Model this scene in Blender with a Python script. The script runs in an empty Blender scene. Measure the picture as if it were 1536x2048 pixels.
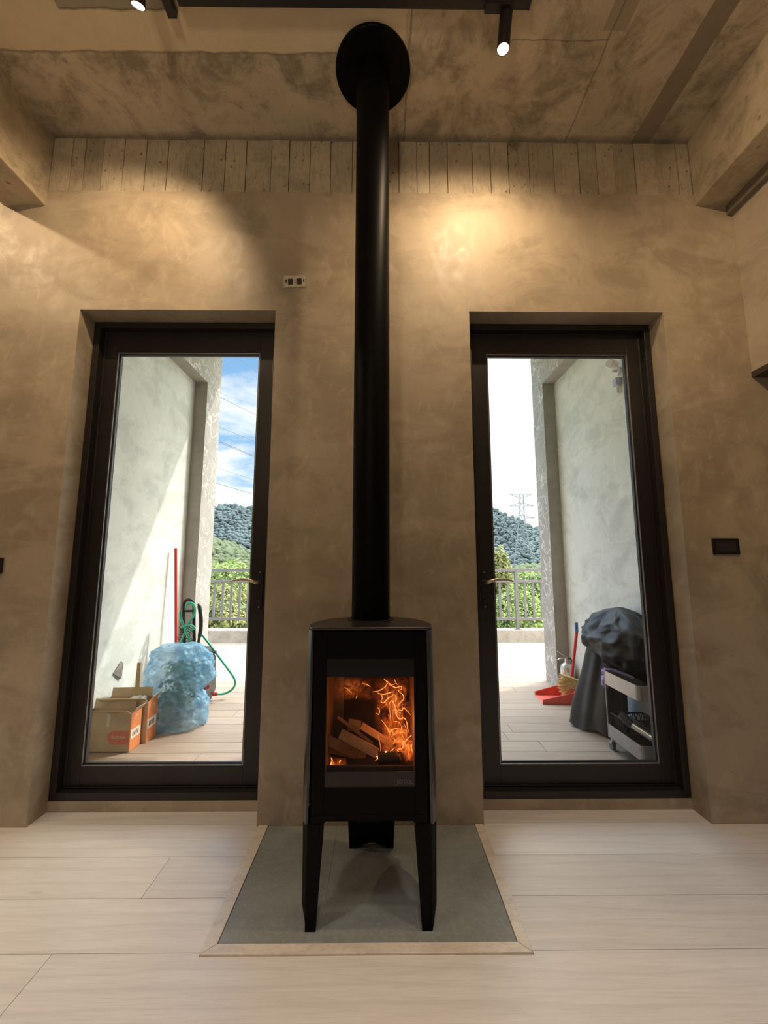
import bpy, math, random
from mathutils import Vector, Matrix, noise
random.seed(7)
scene = bpy.context.scene
COL = scene.collection
PI = math.pi

# ------------------------------------------------------------------ helpers
class MB:
    """collects geometry for ONE mesh"""
    def __init__(s): s.v, s.f, s.t, s.cur = [], [], [], 0.5
    def add(s, vs, fs):
        b = len(s.v); s.v += [tuple(p) for p in vs]
        s.f += [tuple(i + b for i in f) for f in fs]; s.t += [s.cur] * len(fs)
    def box(s, x0, x1, y0, y1, z0, z1):
        s.add([(x0,y0,z0),(x1,y0,z0),(x1,y1,z0),(x0,y1,z0),(x0,y0,z1),(x1,y0,z1),(x1,y1,z1),(x0,y1,z1)],
              [(0,3,2,1),(4,5,6,7),(0,1,5,4),(1,2,6,5),(2,3,7,6),(3,0,4,7)])
        return s
    def obox(s, c, ax, w, u, h, L):
        """box centred c, half sizes: L along ax, w along u, h along ax x u"""
        a = Vector(ax).normalized(); u = Vector(u); u = (u - a * u.dot(a)).normalized(); n = a.cross(u); c = Vector(c)
        vs = [c + a*L*i + u*w*j + n*h*k for k in (-1,1) for (i,j) in ((-1,-1),(1,-1),(1,1),(-1,1))]
        s.add(vs, [(0,3,2,1),(4,5,6,7),(0,1,5,4),(1,2,6,5),(2,3,7,6),(3,0,4,7)]); return s
    def prism(s, poly, axis, a0, a1, scale1=None):
        """extrude 2-D polygon along axis; scale1=(f,cx,cy) scales the far end"""
        def P(p, a, sc=None):
            x, y = p
            if sc: x = sc[1] + (x-sc[1])*sc[0]; y = sc[2] + (y-sc[2])*sc[0]
            return {'z': (x,y,a), 'y': (x,a,y), 'x': (a,x,y)}[axis]
        n = len(poly)
        s.add([P(p,a0) for p in poly] + [P(p,a1,scale1) for p in poly],
              [tuple(range(n))[::-1], tuple(range(n,2*n))] + [(i,(i+1)%n,n+(i+1)%n,n+i) for i in range(n)])
        return s
    def tube(s, pts, r, n=10, cap=True):
        pts = [Vector(p) for p in pts]; m = len(pts)
        rs = r if isinstance(r, (list, tuple)) else [r]*m
        t0 = (pts[1]-pts[0]).normalized()
        u = t0.orthogonal().normalized(); vs = []
        for i, p in enumerate(pts):
            t = (pts[min(i+1,m-1)] - pts[max(i-1,0)])
            t = t.normalized() if t.length > 1e-9 else t0
            u = (u - t*u.dot(t)); u = u.normalized() if u.length > 1e-6 else t.orthogonal().normalized()
            w = t.cross(u)
            vs += [p + (u*math.cos(2*PI*k/n) + w*math.sin(2*PI*k/n))*rs[i] for k in range(n)]
        fs = [(i*n+k, i*n+(k+1)%n, (i+1)*n+(k+1)%n, (i+1)*n+k) for i in range(m-1) for k in range(n)]
        if cap: fs += [tuple(range(n))[::-1], tuple(range((m-1)*n, m*n))]
        s.add(vs, fs); return s
    def cyl(s, p0, p1, r, n=24): return s.tube([p0, p1], r, n)
    def lathe(s, prof, c=(0,0,0), n=40):
        vs = [(c[0]+r*math.cos(2*PI*k/n), c[1]+r*math.sin(2*PI*k/n), c[2]+z) for r, z in prof for k in range(n)]
        fs = [(i*n+k, i*n+(k+1)%n, (i+1)*n+(k+1)%n, (i+1)*n+k) for i in range(len(prof)-1) for k in range(n)]
        s.add(vs, fs); return s
    def grid(s, fn, nu, nv, closed_u=False):
        vs = [fn(i/(nu if closed_u else nu-1), j/(nv-1)) for j in range(nv) for i in range(nu)]
        fs = []
        for j in range(nv-1):
            for i in range(nu if closed_u else nu-1):
                i2 = (i+1) % nu
                fs.append((j*nu+i, j*nu+i2, (j+1)*nu+i2, (j+1)*nu+i))
        s.add(vs, fs); return s
    def ico(s, c, r, sub=1, jit=0.0, sq=1.0):
        base = ICO[sub]
        b = [Vector(v) for v in base[0]]
        s.add([(c[0]+v.x*r*(1+random.uniform(-jit,jit)), c[1]+v.y*r*(1+random.uniform(-jit,jit)), c[2]+v.z*r*sq*(1+random.uniform(-jit,jit))) for v in b], base[1])
        return s
    def build(s, name, mat, parent=None, bevel=0, smooth=False, sub=0, origin=None, solid=0):
        me = bpy.data.meshes.new(name)
        o = bpy.data.objects.new(name, me)
        off = Vector(origin) if origin else Vector((0,0,0))
        me.from_pydata([tuple(Vector(v)-off) for v in s.v] if origin else s.v, [], s.f)
        if len(set(s.t)) > 1:
            a = me.attributes.new('tone', 'FLOAT', 'FACE'); a.data.foreach_set('value', s.t)
        me.materials.append(mat); me.update(); me.validate()
        COL.objects.link(o)
        o.location = off
        if parent is not None:
            o.parent = parent
            o.location = off - Vector(wloc(parent))
        if smooth:
            me.polygons.foreach_set('use_smooth', [True]*len(me.polygons))
            if smooth != 'all':
                me.set_sharp_from_angle(angle=math.radians(40))
        if solid:
            m = o.modifiers.new('thick', 'SOLIDIFY'); m.thickness = solid; m.offset = 0
        if bevel:
            m = o.modifiers.new('bevel', 'BEVEL'); m.width = bevel; m.segments = 2; m.limit_method = 'ANGLE'; m.angle_limit = math.radians(40)
        if sub:
            m = o.modifiers.new('sub', 'SUBSURF'); m.levels = sub; m.render_levels = sub
        return o

def wloc(o):
    v = Vector(o.location)
    while o.parent: o = o.parent; v = v + Vector(o.location)
    return v

import bmesh
ICO = {}
for sd in (1, 2, 3):
    bm = bmesh.new(); bmesh.ops.create_icosphere(bm, subdivisions=sd, radius=1)
    ICO[sd] = ([tuple(v.co) for v in bm.verts], [tuple(v.index for v in f.verts) for f in bm.faces]); bm.free()

def tag(o, label=None, cat=None, group=None, kind=None):
    if label: o['label'] = label
    if cat: o['category'] = cat
    if group: o['group'] = group
    if kind: o['kind'] = kind
    return o
def thing(name, loc, label=None, cat=None, group=None, kind=None):
    o = bpy.data.objects.new(name, None); COL.objects.link(o); o.location = loc; o.empty_display_size = .05
    return tag(o, label, cat, group, kind)
def copy_tree(o, parent=None):
    kids = [c for c in bpy.data.objects if c.parent == o]
    c = o.copy(); COL.objects.link(c); c.parent = parent
    for k in kids: copy_tree(k, c)
    return c
def spline(pts, per=8):
    """Catmull-Rom through pts"""
    P = [Vector(p) for p in pts]; P = [P[0]*2-P[1]] + P + [P[-1]*2-P[-2]]; out = []
    for i in range(1, len(P)-2):
        a, b, c, d = P[i-1:i+3]
        for k in range(per):
            t = k/per
            out.append(0.5*((2*b)+(c-a)*t+(2*a-5*b+4*c-d)*t*t+(3*b-a-3*c+d)*t**3))
    out.append(P[-2]); return out

# camera model of the photo, only used to read measured places off it
F = 806.; TH = math.atan(104/806); PS = 0.0082; CAM = (0., -2.0, 1.18)
def at(u, v, **k):
    x = (u-768)/F; y = (1024-v)/F
    f = math.cos(TH)-y*math.sin(TH); z = math.sin(TH)+y*math.cos(TH)
    d = (x*math.cos(PS)+f*math.sin(PS), f*math.cos(PS)-x*math.sin(PS), z)
    for a, i in (('x',0),('y',1),('z',2)):
        if a in k:
            t = (k[a]-CAM[i])/d[i]; return Vector(CAM[j]+d[j]*t for j in range(3))

# ------------------------------------------------------------------ materials
class NT:
    def __init__(s, name):
        s.m = bpy.data.materials.new(name); s.m.use_nodes = True; s.t = s.m.node_tree
        s.b = s.t.nodes['Principled BSDF']; s.out = s.t.nodes['Material Output']
        s.co = s.n('ShaderNodeTexCoord').outputs['Object']
    def n(s, typ, ins=None, **props):
        nd = s.t.nodes.new(typ)
        for k, v in props.items(): setattr(nd, k, v)
        for k, v in (ins or {}).items():
            if isinstance(v, bpy.types.NodeSocket): s.t.links.new(v, nd.inputs[k])
            else: nd.inputs[k].default_value = v
        return nd
    def mapping(s, scale=(1,1,1), rot=(0,0,0), loc=(0,0,0), src=None):
        return s.n('ShaderNodeMapping', {'Vector': src or s.co, 'Scale': scale, 'Rotation': rot, 'Location': loc}).outputs[0]
    def noise(s, scale, detail=6, rough=.55, dist=0, vec=None):
        return s.n('ShaderNodeTexNoise', {'Vector': vec or s.co, 'Scale': scale, 'Detail': detail, 'Roughness': rough, 'Distortion': dist}).outputs[0]
    def ramp(s, fac, stops, interp='LINEAR'):
        r = s.n('ShaderNodeValToRGB', {'Fac': fac}); cr = r.color_ramp; cr.interpolation = interp
        while len(cr.elements) < len(stops): cr.elements.new(.5)
        for e, (p, c) in zip(cr.elements, stops):
            e.position = p; e.color = (c, c, c, 1) if isinstance(c, (int, float)) else (*c, 1)
        return r.outputs[0]
    def mix(s, fac, a, b, mode='MIX'):
        nd = s.n('ShaderNodeMix', data_type='RGBA', blend_type=mode)
        for ii, v in ((0, fac), (6, a), (7, b)):
            sock = nd.inputs[ii]
            if isinstance(v, bpy.types.NodeSocket): s.t.links.new(v, sock)
            elif isinstance(v, (int, float)): sock.default_value = v if ii == 0 else (v,v,v,1)
            else: sock.default_value = (*v, 1)
        return nd.outputs[2]
    def math(s, op, a, b=0.0, c=0.0, clamp=False):
        nd = s.n('ShaderNodeMath', operation=op, use_clamp=clamp)
        for i, v in enumerate((a, b, c)):
            if isinstance(v, bpy.types.NodeSocket): s.t.links.new(v, nd.inputs[i])
            else: nd.inputs[i].default_value = v
        return nd.outputs[0]
    def xyz(s, src=None): return s.n('ShaderNodeSeparateXYZ', {0: src or s.co}).outputs
    def attr(s, name='tone'): return s.n('ShaderNodeAttribute', attribute_name=name).outputs['Fac']
    def set(s, **k):
        for kk, v in k.items():
            kk = {'color':'Base Color','rough':'Roughness','metal':'Metallic','spec':'Specular IOR Level','coat':'Coat Weight','alpha':'Alpha'}.get(kk, kk)
            if isinstance(v, bpy.types.NodeSocket): s.t.links.new(v, s.b.inputs[kk])
            else: s.b.inputs[kk].default_value = (*v, 1) if isinstance(v, tuple) and len(v) == 3 else v
        return s
    def bump(s, h, strength=.3, dist=.01):
        s.t.links.new(s.n('ShaderNodeBump', {'Height': h, 'Strength': strength, 'Distance': dist}).outputs[0], s.b.inputs['Normal']); return s
    def surface(s, sh): s.t.links.new(sh, s.out.inputs[0]); return s

def simple(name, col, rough=.5, metal=0., var=.12, scale=30, bump=.0, **k):
    t = NT(name); n = t.noise(scale, 5)
    c = t.ramp(n, [(.3, tuple(x*(1-var) for x in col)), (.7, tuple(min(1,x*(1+var)) for x in col))])
    t.set(color=c, rough=rough, metal=metal, **k)
    if bump: t.bump(n, bump, .003)
    return t.m

def m_plaster(name, lo, hi, rough=.5):
    t = NT(name)
    a = t.noise(.9, 9, .6, 1.2); b = t.noise(2.6, 9, .66, .7, t.mapping((1,1,1.6)))
    c = t.noise(9, 7, .68, .9, t.mapping((1.3,1,.8), (0,.6,0)))
    col = t.ramp(a, [(.36, lo), (.64, hi)])
    col = t.mix(t.math('MULTIPLY', t.ramp(b, [(.40, 1.), (.54, 0.)]), .55), col, tuple(x*.70 for x in lo))
    col = t.mix(t.math('MULTIPLY', t.ramp(c, [(.52, 0.), (.66, 1.)]), .35), col, tuple(min(1,x*1.22) for x in hi))
    t.set(color=col, rough=t.ramp(c, [(.3, rough-.1), (.7, rough+.15)]))
    return t.bump(t.mix(.5, b, c), .16, .008).m

def m_concrete(name, lo, hi, patch=None, stain=.6):
    t = NT(name)
    a = t.noise(1.3, 10, .62, .8); b = t.noise(4.2, 10, .7, .6); d = t.noise(38, 4, .6)
    col = t.ramp(a, [(.35, lo), (.66, hi)])
    st = t.math('MULTIPLY', t.math('ADD', t.ramp(b, [(.36, 1.), (.53, 0.)]), t.math('MULTIPLY', t.ramp(t.noise(13, 8, .75), [(.36, 1.), (.5, 0.)]), .45), clamp=True), stain)
    col = t.mix(st, col, tuple(x*.42 for x in lo))
    sp = t.n('ShaderNodeTexVoronoi', {'Vector': t.co, 'Scale': 9.}, distance='EUCLIDEAN').outputs[0]
    spots = t.math('MULTIPLY', t.ramp(sp, [(.05, 1.), (.14, 0.)]), t.ramp(t.noise(3.), [(.52, 0.), (.6, .8)]))
    col = t.mix(spots, col, tuple(x*.35 for x in lo))
    lt = t.math('MULTIPLY', t.ramp(t.noise(2.3, 8, .7, 1.5, t.mapping(loc=(7,3,1))), [(.55, 0.), (.7, 1.)]), .3)
    col = t.mix(lt, col, tuple(min(1, x*1.3) for x in hi))
    if patch: col = patch(t, col)
    t.set(color=col, rough=.8)
    return t.bump(t.mix(.4, b, d), .35, .012).m

LO, HI = (.42,.35,.25), (.60,.51,.37)
def ceil_patch(t, col):
    x, y, z = t.xyz()
    wob = t.math('MULTIPLY', t.math('SUBTRACT', t.noise(8.), .5), .03)
    yy = t.math('ADD', y, wob); xx = t.math('ADD', x, wob)
    def rng(v, a, b): return t.math('MULTIPLY', t.math('GREATER_THAN', v, a), t.math('LESS_THAN', v, b))
    # smoother, yellower skim coat on the left bay, spot light added to its colour
    m1 = t.math('MULTIPLY', t.math('LESS_THAN', yy, -.385), t.math('LESS_THAN', xx, .11))
    skim = t.ramp(t.noise(2.2, 6, .6), [(.35, (.64,.53,.34)), (.65, (.72,.61,.41))])
    col = t.mix(t.math('MULTIPLY', m1, .85), col, skim)
    # two smooth grey filler strips and a cut patch
    s1 = rng(x, 1.427, 1.535); s2 = t.math('MULTIPLY', rng(x, 1.0, 1.105), t.math('LESS_THAN', yy, -.478))
    s3 = t.math('MULTIPLY', rng(x, -1.40, -.88), t.math('LESS_THAN', yy, -.535))
    strip = t.ramp(t.noise(3., 4), [(.3, (.20,.16,.11)), (.7, (.26,.21,.15))])
    col = t.mix(t.math('MULTIPLY', t.math('ADD', s1, t.math('MULTIPLY', s2, .7), clamp=True), .92), col, strip)
    col = t.mix(t.math('MULTIPLY', s3, .8), col, (.25,.225,.18))
    # formwork joints, plus a dark band along the front wall
    def line(v, c, w=.006): return t.ramp(t.math('ABSOLUTE', t.math('SUBTRACT', v, c)), [(0., 1.), (w, 0.)])
    ln = t.math('ADD', line(xx, .13), line(xx, 1.045, .005), clamp=True)
    ln = t.math('ADD', ln, t.math('MULTIPLY', line(yy, -.387, .006), t.math('LESS_THAN', xx, .1)), clamp=True)
    ln = t.math('ADD', ln, t.math('MULTIPLY', line(yy, -.445, .004), rng(x, .6, 1.05)), clamp=True)
    ln = t.math('ADD', ln, t.math('MULTIPLY', line(yy, -.535, .007), rng(x, -1.40, -.88)), clamp=True)
    ln = t.math('ADD', ln, t.ramp(t.math('ABSOLUTE', y), [(0., .8), (.04, 0.)]), clamp=True)  # ceiling darker towards the front wall line
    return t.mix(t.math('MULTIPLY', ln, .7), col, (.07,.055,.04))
M_ceil = m_concrete('concrete_ceiling', LO, HI, ceil_patch, .75)
M_conc = m_concrete('concrete_beam', (.42,.345,.24), (.58,.49,.35), None, .55)
def boards(t, col):
    tone = t.attr()
    col = t.mix(.5, col, t.ramp(tone, [(0., (.20,.155,.11)), (1., (.54,.455,.33))]))
    stk = t.noise(3., 8, .75, .3, t.mapping((26, 1, 3.2)))
    col = t.mix(t.math('MULTIPLY', t.ramp(stk, [(.52, 0.), (.68, 1.)]), .6), col, (.13,.095,.06))
    pit = t.n('ShaderNodeTexVoronoi', {'Vector': t.mapping((1,1,.7)), 'Scale': 26.}).outputs[0]
    col = t.mix(t.math('MULTIPLY', t.ramp(pit, [(.10, 1.), (.2, 0.)]), t.ramp(t.noise(6.), [(.47, 0.), (.56, .8)])), col, (.09,.065,.04))
    low = t.ramp(t.math('ADD', t.xyz()[2], t.math('MULTIPLY', t.noise(30, 3), .02)), [(.0, 0.), (1., 0.)])
    return col
M_board = m_concrete('board_marked_concrete', (.42,.34,.24), (.56,.475,.35), boards, .6)
M_wall = m_plaster('trowelled_cement_plaster', (.335,.265,.185), (.43,.35,.255), .52)
M_cream = m_plaster('smooth_cream_plaster', (.50,.42,.32), (.55,.47,.37), .6)
M_outwall = m_plaster('terrace_wall_render', (.74,.755,.70), (.78,.79,.74), .8)
def m_pillar(name, base=(.43,.405,.37)):
    t = NT(name)
    v = t.n('ShaderNodeTexVoronoi', {'Vector': t.mapping((1.5,1.5,1), src=t.n('ShaderNodeVectorMath', {0: t.co, 1: t.mapping((1,1,1), src=t.n('ShaderNodeTexNoise', {'Vector': t.co, 'Scale': 5.}).outputs[1])}, operation='ADD').outputs[0]), 'Scale': 2.6}, feature='DISTANCE_TO_EDGE').outputs[0]
    col = t.ramp(t.noise(6, 8, .65), [(.35, tuple(x*.82 for x in base)), (.65, base)])
    ln = t.math('MULTIPLY', t.ramp(v, [(.0, 1.), (.05, 0.)]), t.ramp(t.noise(2.), [(.38, .15), (.52, 1.)]))
    nx = t.math('ABSOLUTE', t.xyz(t.n('ShaderNodeNewGeometry').outputs['Normal'])[0])
    ln = t.math('MULTIPLY', ln, t.math('GREATER_THAN', nx, .5))
    t.set(color=t.mix(ln, col, (.82,.79,.73)), rough=.8); return t.bump(t.noise(20), .3, .01).m
M_pillar = m_pillar('crazed_pillar_render')
M_curb = m_concrete('curb_concrete', (.34,.30,.25), (.46,.41,.35), None, .4)

def m_wood(name, lo, hi, vec_scale=(1.2,14,1), rough=.35, tone=True, gain=1., knots=True):
    t = NT(name)
    tn = t.attr() if tone else None
    vec = t.co
    if tone:
        off = t.n('ShaderNodeCombineXYZ', {'X': t.math('MULTIPLY', tn, 37.), 'Y': t.math('MULTIPLY', tn, 11.)}).outputs[0]
        vec = t.n('ShaderNodeVectorMath', {0: t.co, 1: off}, operation='ADD').outputs[0]
    mp = t.mapping(vec_scale, src=vec)
    g1 = t.noise(2.2, 9, .62, .9, mp)
    g2 = t.noise(9, 6, .65, .2, t.mapping((vec_scale[0]*.9, vec_scale[1]*2.2, vec_scale[2]), src=vec))
    w = t.n('ShaderNodeTexWave', {'Vector': t.mapping((vec_scale[0]*.35, vec_scale[1]*.32, 1), src=vec), 'Scale': 1.6, 'Distortion': 9., 'Detail': 3., 'Detail Scale': 1.1}, bands_direction='Y').outputs[0]
    col = t.ramp(g1, [(.3, lo), (.7, hi)])
    col = t.mix(t.math('MULTIPLY', t.ramp(g2, [(.5, 0.), (.68, 1.)]), .55), col, tuple(x*.70 for x in lo))
    col = t.mix(t.math('MULTIPLY', t.ramp(w, [(.0, 1.), (.22, 0.)]), .35), col, tuple(x*.78 for x in lo))
    if knots:
        k = t.n('ShaderNodeTexVoronoi', {'Vector': t.mapping((1.5, 5, 1), src=vec), 'Scale': 1.3}).outputs[0]
        col = t.mix(t.ramp(k, [(.02, .6), (.075, 0.)]), col, tuple(x*.5 for x in lo))
    if tone: col = t.mix(.35, col, t.ramp(tn, [(0., tuple(x*.88 for x in lo)), (1., tuple(min(1,x*1.08) for x in hi))]))
    t.set(color=col, rough=rough)
    return t.bump(g2, .12, .002).m
M_plank = m_wood('pale_oak_laminate', (.57,.50,.43), (.70,.63,.56), (1.,11,1), .36)
M_border = m_wood('pale_oak_border', (.58,.48,.37), (.68,.58,.46), (6,6,1), .35, tone=False, knots=False)
M_deck = m_wood('wood_look_terrace_tile', (.31,.225,.165), (.44,.335,.255), (1.3,12,1), .6, knots=False)
M_grout = simple('terrace_grout', (.50,.44,.38), .8)
M_gap = simple('dark_joint', (.10,.08,.06), .9)
def m_tile():
    t = NT('grey_stone_hearth_tile')
    a = t.noise(2.4, 9, .65, 1.); b = t.noise(60, 4, .7)
    col = t.ramp(a, [(.35, (.175,.175,.150)), (.65, (.255,.26,.23))])
    col = t.mix(t.math('MULTIPLY', t.ramp(b, [(.5, 0.), (.7, 1.)]), .35), col, (.36,.36,.32))
    t.set(color=col, rough=t.ramp(b, [(.3, .42), (.7, .6)])); return t.bump(b, .15, .002).m
M_tile = m_tile()
M_alu = simple('dark_brown_anodised_frame', (.022,.018,.018), .38, .2, .15, 6)
M_bead = simple('silver_edge_bead', (.33,.32,.30), .35, .8)
M_bronze = simple('brushed_lever_metal', (.50,.42,.34), .28, .95, .1, 60)
M_dark = simple('dark_metal', (.014,.012,.013), .45, .2)
M_stove = simple('matte_black_stove_paint', (.005,.0045,.005), .6, 0, .2, 80, .05, spec=.06)
M_stove_side = simple('satin_black_stove_side', (.07,.066,.062), .34, .75, .15, 80)
M_pipe = simple('matte_black_flue', (.0035,.003,.0035), .45, 0, .2, 60, spec=.07)
M_firebrick = simple('vermiculite_liner', (.30,.17,.09), .9, 0, .35, 12, .3)
M_soot = simple('soot_black_liner', (.035,.022,.015), .9, 0, .3, 12)
M_black = simple('black_plastic', (.02,.02,.022), .45)
M_white = simple('white_enamel', (.80,.80,.78), .35)
M_steelw = simple('pale_steel_plate', (.62,.57,.48), .35, .5, .15, 40)
M_kraft = simple('brown_cardboard', (.56,.44,.29), .85, 0, .12, 15)
M_orange = simple('orange_printed_cardboard', (.78,.25,.08), .6, 0, .08, 15)
M_redink = simple('red_brown_print', (.62,.20,.12), .7, 0, .12, 40)
M_paper = simple('white_print', (.86,.80,.70), .7)
M_ink = simple('dark_ink', (.20,.12,.07), .8)
M_red = simple('red_plastic', (.62,.035,.03), .35)
M_pink = simple('salmon_red_plastic', (.72,.10,.07), .5, 0, .25, 12)
M_blue = simple('blue_plastic_grip', (.07,.16,.42), .45)
M_green = simple('green_garden_hose', (.04,.50,.30), .35, 0, .1, 20)
M_straw = simple('yellow_straw', (.80,.58,.28), .85, 0, .35, 60, .4)
M_silver = simple('silver_painted_steel', (.60,.60,.58), .3, .8)
M_cart = simple('grey_steel_cart', (.36,.34,.33), .38, .7, .1, 20)
M_rail = simple('grey_railing_paint', (.19,.18,.185), .5, .2)
M_stick = simple('bare_timber', (.52,.36,.18), .8, 0, .2, 25)
M_lilac = simple('lilac_cloth', (.50,.38,.78), .8)
M_grey = simple('weathered_grey_scrap', (.24,.21,.19), .8, 0, .4, 60)
M_bark = simple('tree_bark', (.16,.11,.07), .9)
def m_fabric():
    t = NT('black_cover_fabric'); n = t.noise(5, 6, .6); w = t.noise(220, 2, .5)
    d = t.math('MULTIPLY', t.ramp(t.noise(90, 2, .5), [(.66, 0.), (.70, 1.)]), t.ramp(t.xyz()[2], [(.05, .5), (.35, 0.)]))
    t.set(color=t.mix(d, t.ramp(n, [(.35, (.030,.030,.034)), (.65, (.055,.055,.060))]), (.35,.33,.30)), rough=.6)
    return t.bump(w, .2, .002).m
M_fabric = m_fabric()
def m_glass(name, tint=(1,1,1), refl=1.0, dark=None):
    t = NT(name)
    tr = t.n('ShaderNodeBsdfTransparent', {0: (*tint, 1)}).outputs[0]
    gl = t.n('ShaderNodeBsdfGlossy', {'Color': (1,1,1,1), 'Roughness': .02}).outputs[0]
    fr = t.math('MULTIPLY', t.n('ShaderNodeFresnel', {'IOR': 1.45}).outputs[0], refl, clamp=True)
    mx = t.n('ShaderNodeMixShader', {0: fr, 1: tr, 2: gl}).outputs[0]
    t.t.nodes.remove(t.b); t.surface(mx); return t.m
M_glass = m_glass('clear_glass', (.97,.985,.97), .35)
M_fireglass = m_glass('smoked_fire_glass', (.86,.80,.74), .15)
def m_emit(name, col, strength):
    t = NT(name); t.surface(t.n('ShaderNodeEmission', {0: (*col,1), 1: strength}).outputs[0]); t.t.nodes.remove(t.b); return t.m
M_lamp = m_emit('lit_lamp_lens', (1,.86,.62), 18)
def m_flame_core():
    t = NT('bright_flame_edge')
    n = t.noise(60, 3)
    col = t.ramp(n, [(.35, (1.,.22,.035)), (.65, (1.,.42,.11))])
    e = t.n('ShaderNodeEmission', {0: col, 1: 1.5}).outputs[0]
    t.surface(e); t.t.nodes.remove(t.b); return t.m
M_flame = m_flame_core()
def m_flame_sheet(name, seed, strength=1.):
    t = NT(name)
    mp = t.mapping((11,11,6), loc=(seed,seed,seed))
    n = t.noise(1.3, 5, .6, 2.2, mp)
    ridge = t.math('SUBTRACT', 1., t.math('MULTIPLY', t.math('ABSOLUTE', t.math('SUBTRACT', n, .5)), 9.), clamp=True)
    body = t.ramp(t.noise(1., 3, .5, 1.5, t.mapping((14,14,8), loc=(seed+3,1,0))), [(.40, 0.), (.66, 1.)])
    h = t.math('ADD', t.math('MULTIPLY', t.math('POWER', ridge, 2.5), .45), t.math('MULTIPLY', body, .42), clamp=True)
    edge = t.attr('tone')
    h = t.math('MULTIPLY', h, edge, clamp=True)
    col = t.ramp(h, [(0., (.5,.06,.01)), (.5, (1.,.20,.03)), (1., (1.,.48,.14))])
    e = t.n('ShaderNodeEmission', {0: col, 1: t.math('MULTIPLY', h, strength*1.3)}).outputs[0]
    tr = t.n('ShaderNodeBsdfTransparent').outputs[0]
    t.surface(t.n('ShaderNodeAddShader', {0: e, 1: tr}).outputs[0]); t.t.nodes.remove(t.b); return t.m
M_ember = m_emit('glowing_ember', (1,.18,.04), 2.2)
M_spark = m_emit('white_hot_ember', (1,.62,.30), 3.5)
def m_bag():
    t = NT('blue_plastic_film')
    n = t.noise(6, 7, .65, 1.5)
    col = t.ramp(n, [(.35, (.16,.44,.68)), (.65, (.44,.70,.88))])
    t.set(color=col, rough=.14, alpha=.5); t.b.inputs['Coat Weight'].default_value = .2
    t.bump(t.noise(5, 6, .55, 2.2, t.mapping((1.2,1,.8), (0,.7,0))), .9, .028)
    tl = t.n('ShaderNodeBsdfTranslucent', {0: col}).outputs[0]
    t.surface(t.n('ShaderNodeMixShader', {0: .3, 1: t.b.outputs[0], 2: tl}).outputs[0]); return t.m
M_bag = m_bag()
def m_leaf(name, lo, hi, hue2=None, scale=3.):
    t = NT(name)
    n = t.noise(scale, 4, .6); col = t.ramp(n, [(.35, lo), (.65, hi)])
    if hue2: col = t.mix(t.ramp(t.noise(scale*.4, 3), [(.5, 0.), (.62, .8)]), col, hue2)
    if name.endswith('leaf'):
        tone = t.attr(); col = t.mix(.5, col, t.ramp(tone, [(0., tuple(x*.6 for x in lo)), (1., tuple(min(1,x*1.4) for x in hi))]))
    t.set(color=col, rough=.7)
    tl = t.n('ShaderNodeBsdfTranslucent', {0: col}).outputs[0]
    t.surface(t.n('ShaderNodeMixShader', {0: .3, 1: t.b.outputs[0], 2: tl}).outputs[0]); return t.m
M_leaf = m_leaf('yellow_green_leaf', (.12,.14,.035), (.28,.28,.08), (.30,.25,.08), 2.)
M_leafg = m_leaf('fresh_green_leaf', (.10,.16,.035), (.25,.32,.07), None, 2.)
M_inner = simple('shade_painted_twig_mass', (.06,.08,.03), .9, 0, .4, 8)  # dark core colour carries the shade between the leaves
def m_canopy(name, lo, hi):
    t = NT(name); n = t.noise(1.3, 9, .8); g = t.noise(.06, 3)
    col = t.ramp(n, [(.40, lo), (.60, hi)])
    col = t.mix(t.ramp(g, [(.42, 0.), (.58, .5)]), col, tuple(x*1.25 for x in hi))
    t.set(color=col, rough=.9); return t.bump(n, 1., 1.2).m
M_hill_far = m_canopy('haze_tinted_forest_canopy', (.04,.062,.075), (.10,.14,.14))  # bluish tint in the colour stands in for distance haze
M_hill_near = m_canopy('nearer_forest_canopy', (.065,.095,.04), (.17,.21,.10))
M_ground = simple('hillside_ground', (.10,.13,.06), .9, 0, .3, .3)

# ------------------------------------------------------------------ room shell
ZC = 3.57; X1L, X2L = -1.599, -.562; X1R, X2R = .472, 1.516; ZT = 2.523
def S(mb, name, mat, label=None, **k):
    return tag(mb.build(name, mat, **k), label, None, None, 'structure')
w = MB(); T = .27
w.box(-4.6, X1L, 0, T, -.1, 3.232); w.box(X1L, X2L, 0, T, ZT, 3.232); w.box(X2L, X1R, 0, T, -.1, 3.232)
w.box(X1R, X2R, 0, T, ZT, 3.232); w.box(X2R, 4.2, 0, T, -.1, 3.232)
w.box(X1L, X2L, .11, T, -.1, .049); w.box(X1R, X2R, .11, T, -.1, .049)
S(w, 'wall_front', M_wall, 'trowelled grey-beige cement wall with two tall door openings')
b = MB(); x = -4.6; random.seed(3)
b.cur = .5; b.box(-4.6, 4.2, .03, T, 3.232, 4.1)
while x < 4.2:
    wd = random.choice([.07,.085,.1,.115,.12,.14]); 
    smooth_patch = (-1.73 < x < -1.58) or (0.25<x<.42)
    b.cur = .15 if (-1.73 < x < -1.58) else random.uniform(.35, .9)
    y0 = .007 + random.uniform(0, .006)
    b.box(x+.0018, min(x+wd, 4.2), y0, .04, 3.232, ZC+.02); x += wd+.0018
S(b, 'trim_1', M_board, 'board-marked raw concrete lintel band above the doors')
S(MB().box(-4.6, 4.2, -6.2, .02, ZC, 3.85), 'ceiling', M_ceil, 'stained bare concrete ceiling slab')
def beam(x0, x1, zb, name, label):
    def fn(u, v): return None
    m = MB(); m.box(x0, x1, -6.1, 0.006, zb, ZC+.01); return S(m, name, M_conc, label, bevel=.006)
beam(-2.078, -1.845, 3.135, 'trim_2', 'raw concrete beam running along the left of the ceiling')
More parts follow.
